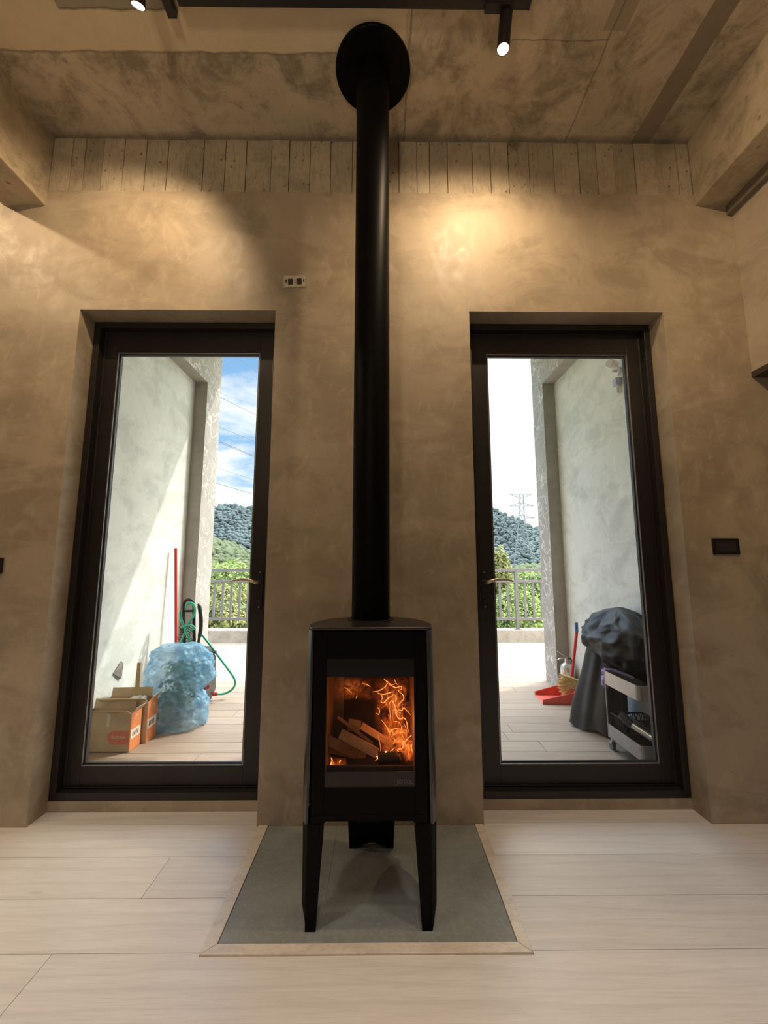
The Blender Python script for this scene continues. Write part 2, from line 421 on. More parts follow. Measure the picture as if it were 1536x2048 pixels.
beam(1.752, 1.985, 3.165, 'trim_3', 'raw concrete beam running along the right of the ceiling')
S(MB().box(1.925, 1.957, -6.0, -.002, 3.105, 3.165), 'trim_4', simple('grey_timber_strip', (.17,.145,.11), .7), 'thin dark strip under the right concrete beam')
S(MB().box(1.957, 4.1, -6.0, -.001, 2.185, 3.164), 'wall_right', M_cream, 'smooth cream bulkhead wall high on the right')
S(MB().box(1.955, 4.1, -6.0, -.001, 2.155, 2.185), 'trim_5', simple('shade_painted_soffit', (.055,.04,.035), .5), 'underside of the bulkhead, its shade put into a dark brown colour')  # shade under the bulkhead painted as a dark brown layer
# unseen sides of the room keep its light in
S(MB().box(-4.7, -4.6, -6.2, .27, -.1, 3.85), 'wall_left', M_cream)
S(MB().box(4.1, 4.2, -6.2, .27, -.1, 3.85), 'wall_side', M_cream)
wb = MB()
wb.box(-4.6, 4.1, -6.2, -6.05, -.1, 3.85)
S(wb, 'wall_back', M_cream)
# floor planks round the hearth
HX0, HX1, HY = -.551, .469, -.613
fl = MB(); random.seed(11)
def plank_rows(mb, y_start, y_end, h, x0, x1, L, gap, z0, z1, holes, first=None):
    y = y_start; r = 0
    while y > y_end:
        y2 = max(y-h, y_end)
        xs = x0 - random.uniform(0, L) if not (first and r in first) else first[r] - L*math.ceil((first[r]-x0)/L)
        while xs < x1:
            a, c = max(xs, x0)+gap/2, min(xs+L, x1)-gap/2
            mb.cur = random.uniform(0, 1)
            if c-a > .01:
                segs = [(a, c, y2+gap/2, y-gap/2)]
                for (hx0, hx1, hy0, hy1) in holes:
                    ns = []
                    for (sa, sc, sy0, sy1) in segs:
                        if sc <= hx0 or sa >= hx1 or sy1 <= hy0 or sy0 >= hy1: ns.append((sa, sc, sy0, sy1)); continue
                        if sa < hx0: ns.append((sa, hx0, sy0, sy1))
                        if sc > hx1: ns.append((hx1, sc, sy0, sy1))
                        ma, mc = max(sa,hx0), min(sc,hx1)
                        if sy0 < hy0: ns.append((ma, mc, sy0, hy0))
                        if sy1 > hy1: ns.append((ma, mc, hy1, sy1))
                    segs = ns
                for q in segs: mb.box(q[0], q[1], q[2], q[3], z0, z1)
            xs += L
        y -= h; r += 1
S(MB().box(-4.6, 4.1, -6.1, .11, -.1, -.012), 'floor', M_gap, 'dark underlay showing as hairline joints between the boards')
wallfoot = [(-5, X1L, -.001, .12), (X2L, X1R, -.001, .12), (X2R, 5, -.001, .12), (HX0, HX1, HY, .12)]
plank_rows(fl, .015+.207*0+.0, -6.05, .205, -4.6, 4.1, 2.6, .0016, -.012, 0, wallfoot, {0: -2.4, 1: -.851, 2: -2.2, 3: -1.0, 4: -1.3, 5: .2})
fl.cur = .4
for (a, c) in ((X1L, X2L), (X1R, X2R)): fl.box(a, c, .0158, .11, -.012, 0)
S(fl, 'floor', M_plank, 'pale oak laminate floor boards running left to right')

hearth = thing('hearth', (-.04, -.3, 0), 'grey stone tiled hearth set into the pale floor under the stove', 'hearth')
MB().box(-.508, .430, -.577, -.002, -.012, -.0015).build('grout', simple('pale_grout', (.46,.45,.40), .8), hearth)
for a, c in ((-.5075, -.1945), (-.1925, .1235), (.1255, .4295)):
    MB().box(a, c, -.5765, -.002, -.010, .0015).build('tile', M_tile, hearth)
def brd(poly): return MB().prism(poly, 'z', -.012, .006).build('border_strip', M_border, hearth, bevel=.0015)
brd([(-.550,-.612), (-.5085,-.577), (-.5085,-.001), (-.550,-.001)])
brd([(.468,-.612), (.468,-.001), (.4305,-.001), (.4305,-.577)])
brd([(-.5495,-.6125), (.4675,-.6125), (.430,-.5775), (-.508,-.5775)])

# ------------------------------------------------------------------ glazed doors
def ring(mb, x0, x1, z0, z1, w, y0, y1, wb=None):
    wb = w if wb is None else wb
    mb.box(x0, x0+w, y0, y1, z0, z1); mb.box(x1-w, x1, y0, y1, z0, z1)
    mb.box(x0+w, x1-w, y0, y1, z1-w, z1); mb.box(x0+w, x1-w, y0, y1, z0, z0+wb)
    return mb
def door(name, x0, x1, side, label):
    d = thing(name, ((x0+x1)/2, .15, .05), label, None, None, 'structure')
    f = MB(); ring(f, x0+.001, x1-.001, .05, 2.521, .034, .111, .24)
    ring(f, x0+.035, x1-.035, .088, 2.486, .012, .15, .24, .004)
    f.build('door_frame', M_alu, d, bevel=.0015)
    lx0, lx1, lz0, lz1 = x0+.044, x1-.044, .096, 2.477
    gx0, gx1, gz0, gz1 = (x0+.114, x1-.122, .185, 2.366)
    if side < 0: gx0, gx1 = x0+.127, x1-.114
    lf = MB(); y0, y1 = .155, .205
    lf.box(lx0, gx0, y0, y1, lz0, lz1); lf.box(gx1, lx1, y0, y1, lz0, lz1)
    lf.box(gx0+.0004, gx1-.0004, y0, y1, gz1, lz1); lf.box(gx0+.0004, gx1-.0004, y0, y1, lz0, gz0)
    leaf = lf.build('door_leaf', M_alu, d, bevel=.0012)
    bd = MB(); ring(bd, gx0+.0005, gx1-.0005, gz0+.0005, gz1-.0005, .0035, .1565, .172)
    bd.build('glazing_bead', M_bead, leaf)
    g2 = MB(); ring(g2, gx0+.004, gx1-.004, gz0+.004, gz1-.004, .007, .168, .176); g2.build('rubber_seal', M_black, leaf)
    MB().box(gx0+.006, gx1-.006, .178, .184, gz0+.006, gz1-.006).build('glass_pane', M_glass, leaf)
    # handle
    hx = lx1-.0285 if side > 0 else lx0+.0305
    n = 10; pl = []
    for k in range(n+1): pl.append((hx+.0175*math.cos(PI*k/n), 1.137+.0175*math.sin(PI*k/n)))
    for k in range(n+1): pl.append((hx-.0175*math.cos(PI*k/n), .958-.0175*math.sin(PI*k/n)))
    pt = MB().prism(pl[::-1], 'y', .146, .1545).build('handle_plate', M_dark, d, bevel=.0015)
    MB().cyl((hx,.144,1.137), (hx,.147,1.137), .0045, 12).build('screw', M_bead, pt)
    MB().cyl((hx,.144,.958), (hx,.147,.958), .0045, 12).build('screw', M_bead, pt)
    MB().box(hx-.012, hx+.012, .138, .147, .982, .996).build('thumb_turn', M_black, pt, bevel=.003)
    sg = -side
    p = [(hx,.148,1.085),(hx,.118,1.085),(hx+sg*.012,.106,1.088),(hx+sg*.035,.102,1.096),(hx+sg*.07,.101,1.101),(hx+sg*.105,.102,1.099),(hx+sg*.137,.104,1.092)]
    sp = spline(p, 5); q = MB()
    rr = [.0125 - .0080*(i/(len(sp)-1)) for i in range(len(sp))]
    q.tube(sp, rr, 12); q.build('handle_lever', M_bronze, d, smooth='all')
    return d
door('door_1', X1L, X2L, 1, 'dark framed glass door left of the stove, bin bag outside')
door('door_2', X1R, X2R, -1, 'dark framed glass door right of the stove, black covered grill outside')

# ------------------------------------------------------------------ stove
SX, SY = -.037, -.40
st = thing('wood_stove', (SX, SY, 0), 'tall black wood-burning stove on two front legs, fire behind its glass', 'stove')
half = [(.2065,-.532), (.219,-.512), (.227,-.475), (.226,-.43), (.214,-.375), (.190,-.325), (.150,-.280), (.100,-.248), (.05,-.231), (0,-.226)]
def outline(k=1.0):
    r = [(SX+x*k, y if y < -.5 else SY+(y-SY)*1.0) for x, y in half]
    l = [(SX-x*k, y) for x, y in half[:-1]]
    return r + l[::-1]
o = outline(); n = len(o)
ins = [(SX+(x-SX)*.965, SY+(y-SY)*.97) for x, y in o]
sh = MB(); z0, z1 = .318, .947
ob = [(SX+(x-SX)*1.03, y) for x, y in o]; ib = [(SX+(x-SX)*1.03, y) for x, y in ins]
vs = [(x,y,z0) for x,y in ob] + [(x,y,z1) for x,y in o] + [(x,y,z1) for x,y in ins] + [(x,y,z0) for x,y in ib]
fs = []
for i in range(n-1):
    for a, c in ((0,1),(1,2),(2,3),(3,0)): fs.append((a*n+i, a*n+i+1, c*n+i+1, c*n+i))
fs += [(0, n, 2*n, 3*n), (n-1, 4*n-1, 3*n-1, 2*n-1)]
sh.add(vs, fs); sh.build('body_shell', M_stove_side, st, smooth=True)
tp = MB().prism([(SX+(x-SX)*.99, SY+(y-SY)*.99) for x,y in o], 'z', .947, .958)
top = tp.build('top_plate', M_stove_side, st, bevel=.003, smooth=True)
rg = MB().lathe([(.079,.9585),(.096,.9585),(.096,.961),(.079,.961)], (-.040,-.3205,0)); rg.build('flue_collar', M_black, top)
MB().prism([(SX+(x-SX)*.95, SY+(y-SY)*.95) for x,y in o], 'z', .324, .336).build('bottom_plate', M_stove, st)
# front panel with the window opening
px0, px1, gx0, gx1, gz0, gz1 = SX-.197, SX+.197, SX-.1525, SX+.1545, .430, .849
fp = MB(); yf, yb = -.529, -.512
fp.box(px0, gx0, yf, yb, .345, .942); fp.box(gx1, px1, yf, yb, .345, .942)
fp.box(gx0, gx1, yf, yb, gz1, .942); fp.box(gx0, gx1, yf, yb, .345, gz0)
door_o = fp.build('fire_door', M_stove, st, bevel=.0012)
apron = MB().prism([(px0,.345),(px0,.318),(SX-.152,.318),(SX-.143,.332),(SX+.143,.332),(SX+.152,.318),(px1,.318),(px1,.345)][::-1], 'y', yf, yb)
apron.build('lower_apron', M_stove, st)
# window: clear middle, printed dark bands top and bottom
M_band_u = simple('dark_printed_glass_band', (.008,.0075,.009), .3, spec=.25); M_band_l = simple('lower_printed_glass_band', (.020,.016,.015), .3, spec=.3)
MB().box(gx0, gx1, yf+.003, yf+.007, .4785, .7875).build('door_glass', M_fireglass, door_o)
MB().box(gx0, gx1, yf+.003, yf+.007, .7877, gz1).build('glass_band', M_band_u, door_o)
MB().box(gx0, gx1, yf+.003, yf+.007, gz0, .4783).build('glass_band', M_band_l, door_o)
def text(s, name, size, mat, parent, loc, rot, ext=.0004, align='CENTER', shear=0):
    cu = bpy.data.curves.new(name, 'FONT'); cu.body = s; cu.size = size; cu.extrude = ext; cu.align_x = align; cu.align_y = 'CENTER'; cu.shear = shear
    tmp = bpy.data.objects.new('t', cu); COL.objects.link(tmp)
    dg = bpy.context.evaluated_depsgraph_get(); me = bpy.data.meshes.new_from_object(tmp.evaluated_get(dg))
    bpy.data.objects.remove(tmp)
    o = bpy.data.objects.new(name, me); me.materials.clear(); me.materials.append(mat); COL.objects.link(o)
    o.parent = parent; o.location = Vector(loc)-Vector(wloc(parent)) if parent else loc; o.rotation_euler = rot
    return o
text('J\u00d8TUL', 'maker_lettering', .019, simple('faint_grey_print', (.10,.09,.085), .5), door_o, (SX+.120, yf+.0024, .446), (PI/2,0,0))
# firebox
fb = MB(); fy0, fy1 = -.508, -.262
fbx = MB().box(SX-.172, SX-.153, fy0, fy1, .46, .80); fbx.build('side_liner', M_firebrick, st)
MB().box(SX+.155, SX+.174, fy0, fy1, .46, .80).build('side_liner', M_firebrick, st)
MB().box(SX-.13, SX+.132, -.262, -.25, .46, .80).build('back_liner', M_soot, st)
MB().box(SX-.172, SX+.174, fy0, fy1, .445, .46).build('grate_floor', M_soot, st)
MB().box(SX-.172, SX+.174, fy0, fy1, .80, .812).build('baffle', M_firebrick, st)
MB().box(SX-.15, SX+.152, -.507, -.497, .461, .487).build('log_guard', M_soot, st)
# legs
def leg(sg):
    X = lambda d: SX + sg*d
    top_ = [(X(.207),-.5325),(X(.233),-.470),(X(.190),-.462),(X(.150),-.5325)]
    bot_ = [(X(.207),-.5345),(X(.212),-.500),(X(.190),-.495),(X(.172),-.5345)]
    mid_ = [(X(.207),-.534),(X(.228),-.480),(X(.186),-.470),(X(.169),-.534)]
    vs = [(x,y,0) for x,y in bot_] + [(x,y,.045) for x,y in mid_] + [(x,y,.3165) for x,y in top_]
    fs = [(3,2,1,0),(8,9,10,11)] + [(a*4+i, a*4+(i+1)%4, (a+1)*4+(i+1)%4, (a+1)*4+i) for a in (0,1) for i in range(4)]
    if sg < 0: fs = [f[::-1] for f in fs]
    m = MB(); m.add(vs, fs); return m.build('leg', M_stove, st, bevel=.002)
leg(-1); leg(1)
rl = MB(); N = 12
zt_, y_t, y_b = .323, -.25, -.150
vs = []; 
for dy in (0, .035):
    ring_ = [(SX-.103, y_t+dy, zt_), (SX-.092, y_b+dy, .0)] + [(SX-.092+.055*1.0+ (2*(.092-.055))*k/N*1.0, y_b+dy, .0) for k in ()]
    pts = [(-.103,zt_),(-.092,0),(-.070,0)] + [(-.070+.14*k/N, .028*math.sin(PI*k/N)) for k in range(1,N)] + [(.070,0),(.092,0),(.103,zt_)]
    vs += [(SX+a, y_t+dy+(y_b-y_t)*(1-z/zt_), z) for a, z in pts]
m_ = len(pts)
rl.add(vs, [tuple(range(m_)), tuple(range(m_,2*m_))[::-1]] + [(i, m_+i, m_+(i+1)%m_, (i+1)%m_) for i in range(m_)])
tag(rl.build('rear_support', M_stove, st), 'black flared rear foot of the stove')
MB().box(SX-.04, SX+.04, -.50, -.36, .305, .324).build('air_inlet', M_stove, st)

# flue
fp = thing('flue_pipe', (-.040,-.3205,.96), 'long straight black flue pipe rising from the stove to the ceiling', 'flue pipe')
pp = MB().lathe([(.0775,.9615),(.0775,1.0),(.0775,3.49)], (-.040,-.3205,0), 64); pp.build('pipe', M_pipe, fp, smooth='all')
MB().lathe([(.0755,3.30),(.0785,3.31),(.0785,3.566)], (-.040,-.3205,0), 64).build('upper_sleeve', M_pipe, fp, smooth=True)
MB().lathe([(.079,3.552),(.178,3.552),(.181,3.555),(.181,3.5695),(.079,3.5695)], (-.040,-.3225,0), 72).build('ceiling_rosette', M_pipe, fp, smooth=True)

# logs, placed where seen through the glass
def CR(cx, cy): return (640+cx/7.68, 1340+cy/7.68)
def slab(name, a, b_, w, th, y, mat, label, tilt=.0, dy=0):
    p0 = at(*CR(*a), y=y); p1 = at(*CR(*b_), y=y+dy); ax = p1-p0; c = (p0+p1)/2
    m = MB().obox((0,0,0), ax, w, (0, tilt, 1), th, ax.length/2)
    o = m.build(name, mat, None, bevel=.0015); o.location = c
    return tag(o, label, 'firewood', 'firewood inside the stove')
M_logA = m_wood('split_firewood', (.34,.22,.13), (.46,.32,.20), (40,60,60), .8, tone=False, knots=False)
M_logB = m_wood('firelight_tinted_firewood', (.72,.34,.16), (.80,.42,.22), (40,60,60), .8, tone=False, knots=False)  # orange firelight put into this plank's base colour
slab('firewood', (310,975), (875,1278), .0165, .010, -.445, M_logA, 'broad flat split plank lying in front in the firebox', .25)
slab('firewood', (632,850), (1120,1155), .0115, .010, -.420, M_logB, 'plank with orange firelight in its colour, leaning behind the front plank', .2)
slab('firewood', (90,1060), (560,1290), .0165, .012, -.40, M_logA, 'dim plank lying lowest left in the firebox', .3)
slab('firewood', (120,1200), (700,1330), .014, .012, -.375, M_logA, 'dim plank at the bottom behind the left flame', .3)
slab('firewood', (270,720), (800,1130), .006, .006, -.385, M_logA, 'thin stick sloping down behind both planks', .2, .02)
slab('firewood', (430,830), (620,870), .020, .012, -.36, M_logA, 'short block standing behind the thin stick', .2)
c = at(*CR(1150,1440), y=-.43)
lg = MB().tube([(-.06,0,-.004),(-.03,0,.002),(.0,0,.004),(.05,0,.0)], [.016,.019,.018,.015], 12).build('firewood', simple('charred_wood', (.03,.022,.018), .95, 0, .4, 60, .8), None, smooth=True)
lg.location = (c.x, c.y, .479); tag(lg, 'round charred log end at the bottom right of the fire', 'firewood', 'firewood inside the stove')

# flames
fm = thing('flame', (SX+.08, -.40, .47), 'tall orange flames burning on the right side of the firebox', 'fire')
strokes = [
 ([(980,140),(1030,190),(1000,260),(900,320),(800,335)], .9), ([(1030,200),(1090,240),(1170,270),(1240,250),(1255,290),(1200,320)], 1.2),
 ([(880,350),(960,375),(1050,355),(1120,330)], 1.2), ([(940,370),(955,420),(950,470)], .9), ([(920,470),(975,505),(1040,440),(1130,380)], 1.3),
 ([(1150,380),(1175,440),(1160,480)], 1.), ([(1200,320),(1270,380),(1285,440),(1250,490),(1190,540)], 1.2),
 ([(1060,540),(1075,500),(1110,470),(1140,520),(1160,590),(1170,680),(1220,750),(1290,735),(1330,800),(1345,900),(1375,980)], 1.4),
 ([(1190,610),(1260,620),(1280,580),(1340,630),(1395,695)], 1.1), ([(1170,600),(1200,640),(1250,670)], .7),
 ([(880,570),(915,620),(900,680),(860,660)], 1.), ([(1065,560),(1080,700),(1085,800)], .7),
 ([(940,760),(1000,840),(1040,900),(1065,960),(1085,930),(1160,900),(1240,910),(1265,895)], 1.2),
 ([(1060,950),(1060,1000)], .8), ([(1100,930),(1120,960),(1130,1010)], .9), ([(1140,1040),(1150,1090),(1120,1140)], 1.),
 ([(1240,850),(1260,930),(1260,1000),(1300,1070)], .9), ([(1130,790),(1210,800),(1245,860)], .9),
 ([(1410,1000),(1340,1060),(1280,1130),(1270,1200),(1200,1220),(1190,1250)], 1.6), ([(1410,1010),(1430,1100),(1400,1180),(1440,1290),(1440,1330),(1380,1370),(1330,1410)], 1.6),
 ([(1310,1170),(1350,1160),(1370,1250),(1340,1330)], 1.3), ([(1190,1230),(1240,1300),(1290,1370)], 1.2),
 ([(1330,1000),(1320,900),(1290,820)], .6), ([(650,205),(720,225),(775,255)], .8), ([(370,260),(430,300),(490,355)], .4), ([(560,400),(555,440)], .4),
 ([(890,1000),(910,1080),(930,1180),(930,1260)], .5), ([(110,1580),(150,1500),(185,1400),(170,1340)], 1.6), ([(240,1390),(290,1430),(320,1490)], 1.5), ([(290,1430),(320,1380)], 1.4),
 ([(480,1480),(540,1430)], .5), ([(1140,140),(1170,200),(1190,230)], .8), ([(985,140),(1040,180),(1100,230),(1170,200)], .7),
]
random.seed(5)
for i, (pl, wd) in enumerate(strokes):
    y = -.43 + .05*math.sin(i*2.1)
    pts = [at(*CR(*p), y=y+.015*math.sin(j*1.7+i)) for j, p in enumerate(pl)]
    sp = spline(pts, 6) if len(pts) > 2 else spline([pts[0], (pts[0]+pts[1])/2, pts[1]], 4)
    N = len(sp); rs = [max(.0002, .0016*wd*math.sin(PI*(k+.6)/(N+.2))**.6*(1+.35*math.sin(k*1.3+i))) for k in range(N)]
    MB().tube(sp, rs, 7).build('flame_tongue', M_flame, fm, smooth='all')
def sheet(poly_c, y, seed, strength, amp=.012):
    """curved sheet of burning gas; its glow thins out towards the rim"""
    (x0, y0), (x1, y1) = poly_c; nu, nv = 30, 40; m = MB()
    def fn(u, v):
        p = at(*CR(x0+(x1-x0)*u, y0+(y1-y0)*v), y=y)
        return (p.x, p.y + amp*math.sin(6*u+seed)+amp*.7*math.sin(9*v+seed*2), p.z)
    m.grid(fn, nu, nv)
    m.t = [min(1., 3*min(u, 1-u))*min(1., 3.*min(v, 1-v)) if True else 1 for v in [(j+.5)/(nv-1) for j in range(nv-1)] for u in [(i+.5)/(nu-1) for i in range(nu-1)]]
    return m.build('flame_sheet', m_flame_sheet('burning_gas_%d' % seed, seed, strength), fm, smooth='all')
sheet([(820,90),(1470,1050)], -.375, 3, .9); sheet([(900,650),(1500,1450)], -.36, 8, 1.1); sheet([(150,100),(1000,500)], -.33, 12, .35)
sheet([(1150,1000),(1480,1430)], -.44, 21, 1.5, .006); sheet([(60,1330),(420,1620)], -.46, 31, .8, .004)
FL = bpy.data.lights.new('fire_glow', 'POINT'); FL.energy = .32; FL.color = (1,.42,.13); FL.shadow_soft_size = .03
flo = bpy.data.objects.new('fire_glow', FL); COL.objects.link(flo); flo.location = (SX+.10, -.475, .62)
em = thing('ember', (SX, -.42, .47), 'glowing red and yellow embers under the planks', 'ember', None, 'stuff')
m = MB()
for (cx, cy, r) in [(900,1350,.0045),(1010,1258,.0028),(590,1465,.0015),(885,1330,.003),(1110,1225,.0018)]: m.ico(at(*CR(cx,cy), y=-.43), r, 2, .15)
m.build('hot_coal', M_spark, em)
m = MB()
for pl in [[(900,1290),(960,1340),(1000,1390),(1060,1400)],[(960,1290),(1060,1285)],[(1040,1350),(1080,1400),(1060,1420)],[(930,1310),(980,1400)],[(850,1400),(900,1330)],[(1080,1250),(1140,1200)],[(1200,1400),(1150,1380)]]:
    m.tube([at(*CR(*p), y=-.425) for p in pl], .0009, 6)
for k in range(30): m.ico(at(*CR(random.uniform(860,1300), random.uniform(1280,1420)), y=random.uniform(-.42,-.33)), random.uniform(.001,.003), 1, .3)
m.build('red_coal', M_ember, em)

# ------------------------------------------------------------------ wall fittings
sf = thing('switch_mounting_plate', at(590,563,y=-.004), 'open pale metal switch box plate without cover beside the flue pipe', 'wall socket')
sf.rotation_euler = (0, -.05, 0)
def loc_build(mb, name, mat, par, bevel=0):
    me_o = mb.build(name, mat, None, bevel=bevel); me_o.parent = par; return me_o
W_, H_ = .060, .0345
pl = MB(); pl.box(-W_,W_,-.003,.003,-H_,-.021); pl.box(-W_,W_,-.003,.003,.016,H_); pl.box(-W_,-.037,-.003,.003,-.021,.016); pl.box(.037,W_,-.003,.003,-.021,.016); pl.box(-.011,.011,-.003,.003,-.021,.016)
loc_build(pl, 'plate', M_steelw, sf)
for sx in (-.024, .024): loc_build(MB().box(sx-.0128, sx+.0128, -.0005, .0035, -.0208, .0158), 'module_opening', M_black, sf)
for sx in (-.047, .047): loc_build(MB().tube([(sx,-.0036,-.006),(sx,-.0036,.008)], .0035, 8), 'screw_slot', M_black, sf)
for sx in (-.056, .056):
    for zz in (-.024,-.008,.009,.025): loc_build(MB().cyl((sx,-.0034,zz),(sx,-.0029,zz), .0018, 8), 'rivet_hole', M_black, sf)
for zz in (-.006, .006): loc_build(MB().box(-.005,.005,-.0036,-.0028, zz-.0015, zz+.0015), 'terminal', M_black, sf)
def sw(name, p0, p1, label):
    t = thing(name, ((p0.x+p1.x)/2, -.006, (p0.z+p1.z)/2), label, 'light switch')
    a, c = min(p0.x,p1.x), max(p0.x,p1.x); z0, z1 = min(p0.z,p1.z), max(p0.z,p1.z)
    m = MB(); ring(m, a, c, z0, z1, .013, -.012, -.0005); m.build('cover_frame', M_dark, t, bevel=.002)
    MB().box(a+.0132, c-.0132, -.009, -.0005, z0+.0132, z1-.0132).build('rocker', simple('dark_plum_rocker', (.035,.025,.028), .45), t, bevel=.001)
    return t
sw('wall_switch', at(1422,1077,y=0), at(1477,1109,y=0), 'dark rectangular wall switch right of the right door')
t = sw('wall_switch', at(9,1116,y=0), Vector((-1.963,0,1.134)), 'black wall switch cut by the left edge of the photo')
MB().box(-1.862,-1.852,-.0135,-.009,1.165,1.175).build('indicator', M_white, t)

# ------------------------------------------------------------------ lights on tracks
tr = thing('lighting_track', (-.1,-.585,3.55), 'long black ceiling track crossing above the flue pipe', 'lighting track')
MB().box(-.86, .632, -.603, -.568, 3.531, 3.5695).build('rail', M_dark, tr, bevel=.001)
MB().box(.628, .6335, -.6035, -.5675, 3.530, 3.5698).build('end_cap', M_black, tr)
tl = thing('lighting_track', (-.9,-1.5,3.55), 'short black track end at the top left of the ceiling', 'lighting track')
MB().box(-.925, -.888, -3.0, -.532, 3.531, 3.5695).build('rail', M_dark, tl, bevel=.001)
MB().box(-.926, -.887, -.5325, -.530, 3.530, 3.5698).build('end_cap', M_black, tl)
def spot(base, lens, top, label, cone=None):
    """track adaptor at base, barrel from top to lens"""
    t = thing('spotlight', base, label, 'spotlight', 'track spotlights')
    top, lens = Vector(top), Vector(lens); d = (lens-top).normalized()
    MB().box(base[0]-.06, base[0]+.06, base[1]-.017, base[1]+.017, base[2]-.022, base[2]).build('adaptor', M_dark, t, bevel=.001)
    MB().cyl((top.x,top.y,base[2]-.022), top+d*.01, .008, 12).build('stem', M_dark, t)
    b_ = MB(); prof = [(0,0),(.024,0),(.0265,.003),(.0265,(lens-top).length),(.0235,(lens-top).length),(.0235,(lens-top).length-.006)]
    q = d.to_track_quat('Z','Y').to_matrix(); N = 32
    vs = [top + q @ Vector((r*math.cos(2*PI*k/N), r*math.sin(2*PI*k/N), z)) for r, z in prof for k in range(N)]
    b_.add(vs, [(i*N+k, i*N+(k+1)%N, (i+1)*N+(k+1)%N, (i+1)*N+k) for i in range(len(prof)-1) for k in range(N)])
    bo = b_.build('lamp_barrel', M_dark, t, smooth=True)
    MB().cyl(lens-d*.006, lens-d*.004, .0234, 24).build('lens', M_lamp, bo)
    return t, lens, d
def spotlamp(name, loc, target, power, ang, blend, col=(1,.72,.42), size=.02):
    L = bpy.data.lights.new(name, 'SPOT'); L.energy = power; L.spot_size = math.radians(ang); L.spot_blend = blend; L.color = col; L.shadow_soft_size = size
    o = bpy.data.objects.new(name, L); COL.objects.link(o); o.location = loc
    o.rotation_euler = (Vector(target)-Vector(loc)).to_track_quat('-Z','Y').to_euler(); return o
WARM = (1,.735,.45); NEUT = (1,.88,.74)
t, ln, d = spot((.50,-.585,3.531), (.517,-.560,3.345), (.530,-.575,3.495), 'black cylinder spotlight hanging right of the flue, lens glowing')
spotlamp('spot_right_wall', ln+Vector((0,0,-.012)), (.46,0,2.35), 43, 145, 1., WARM)
t, ln, d = spot((-.905,-.70,3.531), at(276,12,y=-.66), (-.945,-.725,3.515), 'tilted spotlight cut off at the top left, only its bright lens tip')
spotlamp('spot_left_wall', Vector(ln)+d*.02, (-1.50,0,2.5), 43, 104, .8, WARM)
# further spots of the room, then unseen fill spots added for brightness
spotlamp('spot_far_left', (-2.60,-.75,3.42), (-2.0,0,2.3), 40, 100, .7, WARM)
spotlamp('spot_bulkhead', (.6,-2.2,3.45), (2.1,-.8,2.6), 90, 70, .8, WARM)
for (x, y, p, an) in ((-1.35,-1.45,95,66), (1.35,-1.45,95,66), (0,-1.9,60,60), (0,-3.8,110,110), (-2.9,-2.6,90,110)):  # unseen neutral lamps added to lift the floor brightness
    spotlamp('floor_fill_spot', (x,y,3.45), (x, y+.12, 0), p, an, .9, (1,.93,.86), .12)

spotlamp('fill_uplight', (-.6,-3.2,2.5), (-.5,-1.6,3.57), 55, 150, 1., (1,.80,.55), .15)  # unseen warm fill lamp added to brighten the ceiling

# ------------------------------------------------------------------ terrace
S(MB().box(-4, 4, .27, 4.5, -.2, -.004), 'floor', M_grout, 'pale grout bed of the terrace floor')
random.seed(21); dk = MB(); plank_rows(dk, 4.02, .27, .15, -3.9, 3.9, .9, .004, -.004, 0, [])
S(dk, 'floor', M_deck, 'wood-look tiled terrace floor outside the doors')
dr = MB()
for k in range(150):
    x = -3.9+k*.052; dr.add([(x,4.03,-.003),(x+.02,4.03,-.003),(x+.15,4.28,-.003),(x+.13,4.28,-.003),(x,4.03,.002),(x+.02,4.03,.002),(x+.15,4.28,.002),(x+.13,4.28,.002)], [(0,3,2,1),(4,5,6,7),(0,1,5,4),(1,2,6,5),(2,3,7,6),(3,0,4,7)])
gr = thing('drain_grating', (0,4.15,0), 'diagonal slatted drain grating along the terrace curb', 'drain grating')
dr.build('slats', simple('pale_grating', (.42,.37,.31), .6), gr); 
S(MB().box(-4, 4, 4.29, 4.52, -.2, .185), 'wall_curb', M_curb, 'low concrete curb under the terrace railing', bevel=.01)
# side walls: recessed infill framed by pillar and beam
XL, XLp, XR, XRp = -1.938, -1.808, 1.822, 1.697
S(MB().box(XL-.16, XL, .27, 2.1, -.05, 3.1), 'wall_terrace_left', M_outwall, 'pale rendered terrace wall seen through the left door')
S(MB().box(XR, XR+.16, .27, 2.1, -.05, 3.1), 'wall_terrace_right', M_outwall, 'pale rendered terrace wall seen through the right door')
for x0, x1, nm in ((XL-.16, XLp, 'left'), (XRp, XR+.16, 'right')):
    m = MB(); y2 = 2.36 if nm == 'left' else 2.30
    m.prism([(.27,3.06),(2.02,3.06),(2.02,-.05),(y2,-.05),(y2,4.02),(.27,4.02)], 'x', x0, x1)
    S(m, 'trim_pillar_'+nm, M_pillar, 'crazed concrete pillar and beam framing the %s terrace wall' % nm)
S(MB().box(-2.1, 1.9, .27, 2.755, 4.02, 4.2), 'ceiling_canopy', M_outwall, 'roof slab over the terrace')
S(MB().box(-4.6, 4.2, .27, .5, 3.232, 4.6), 'wall_parapet', M_outwall)

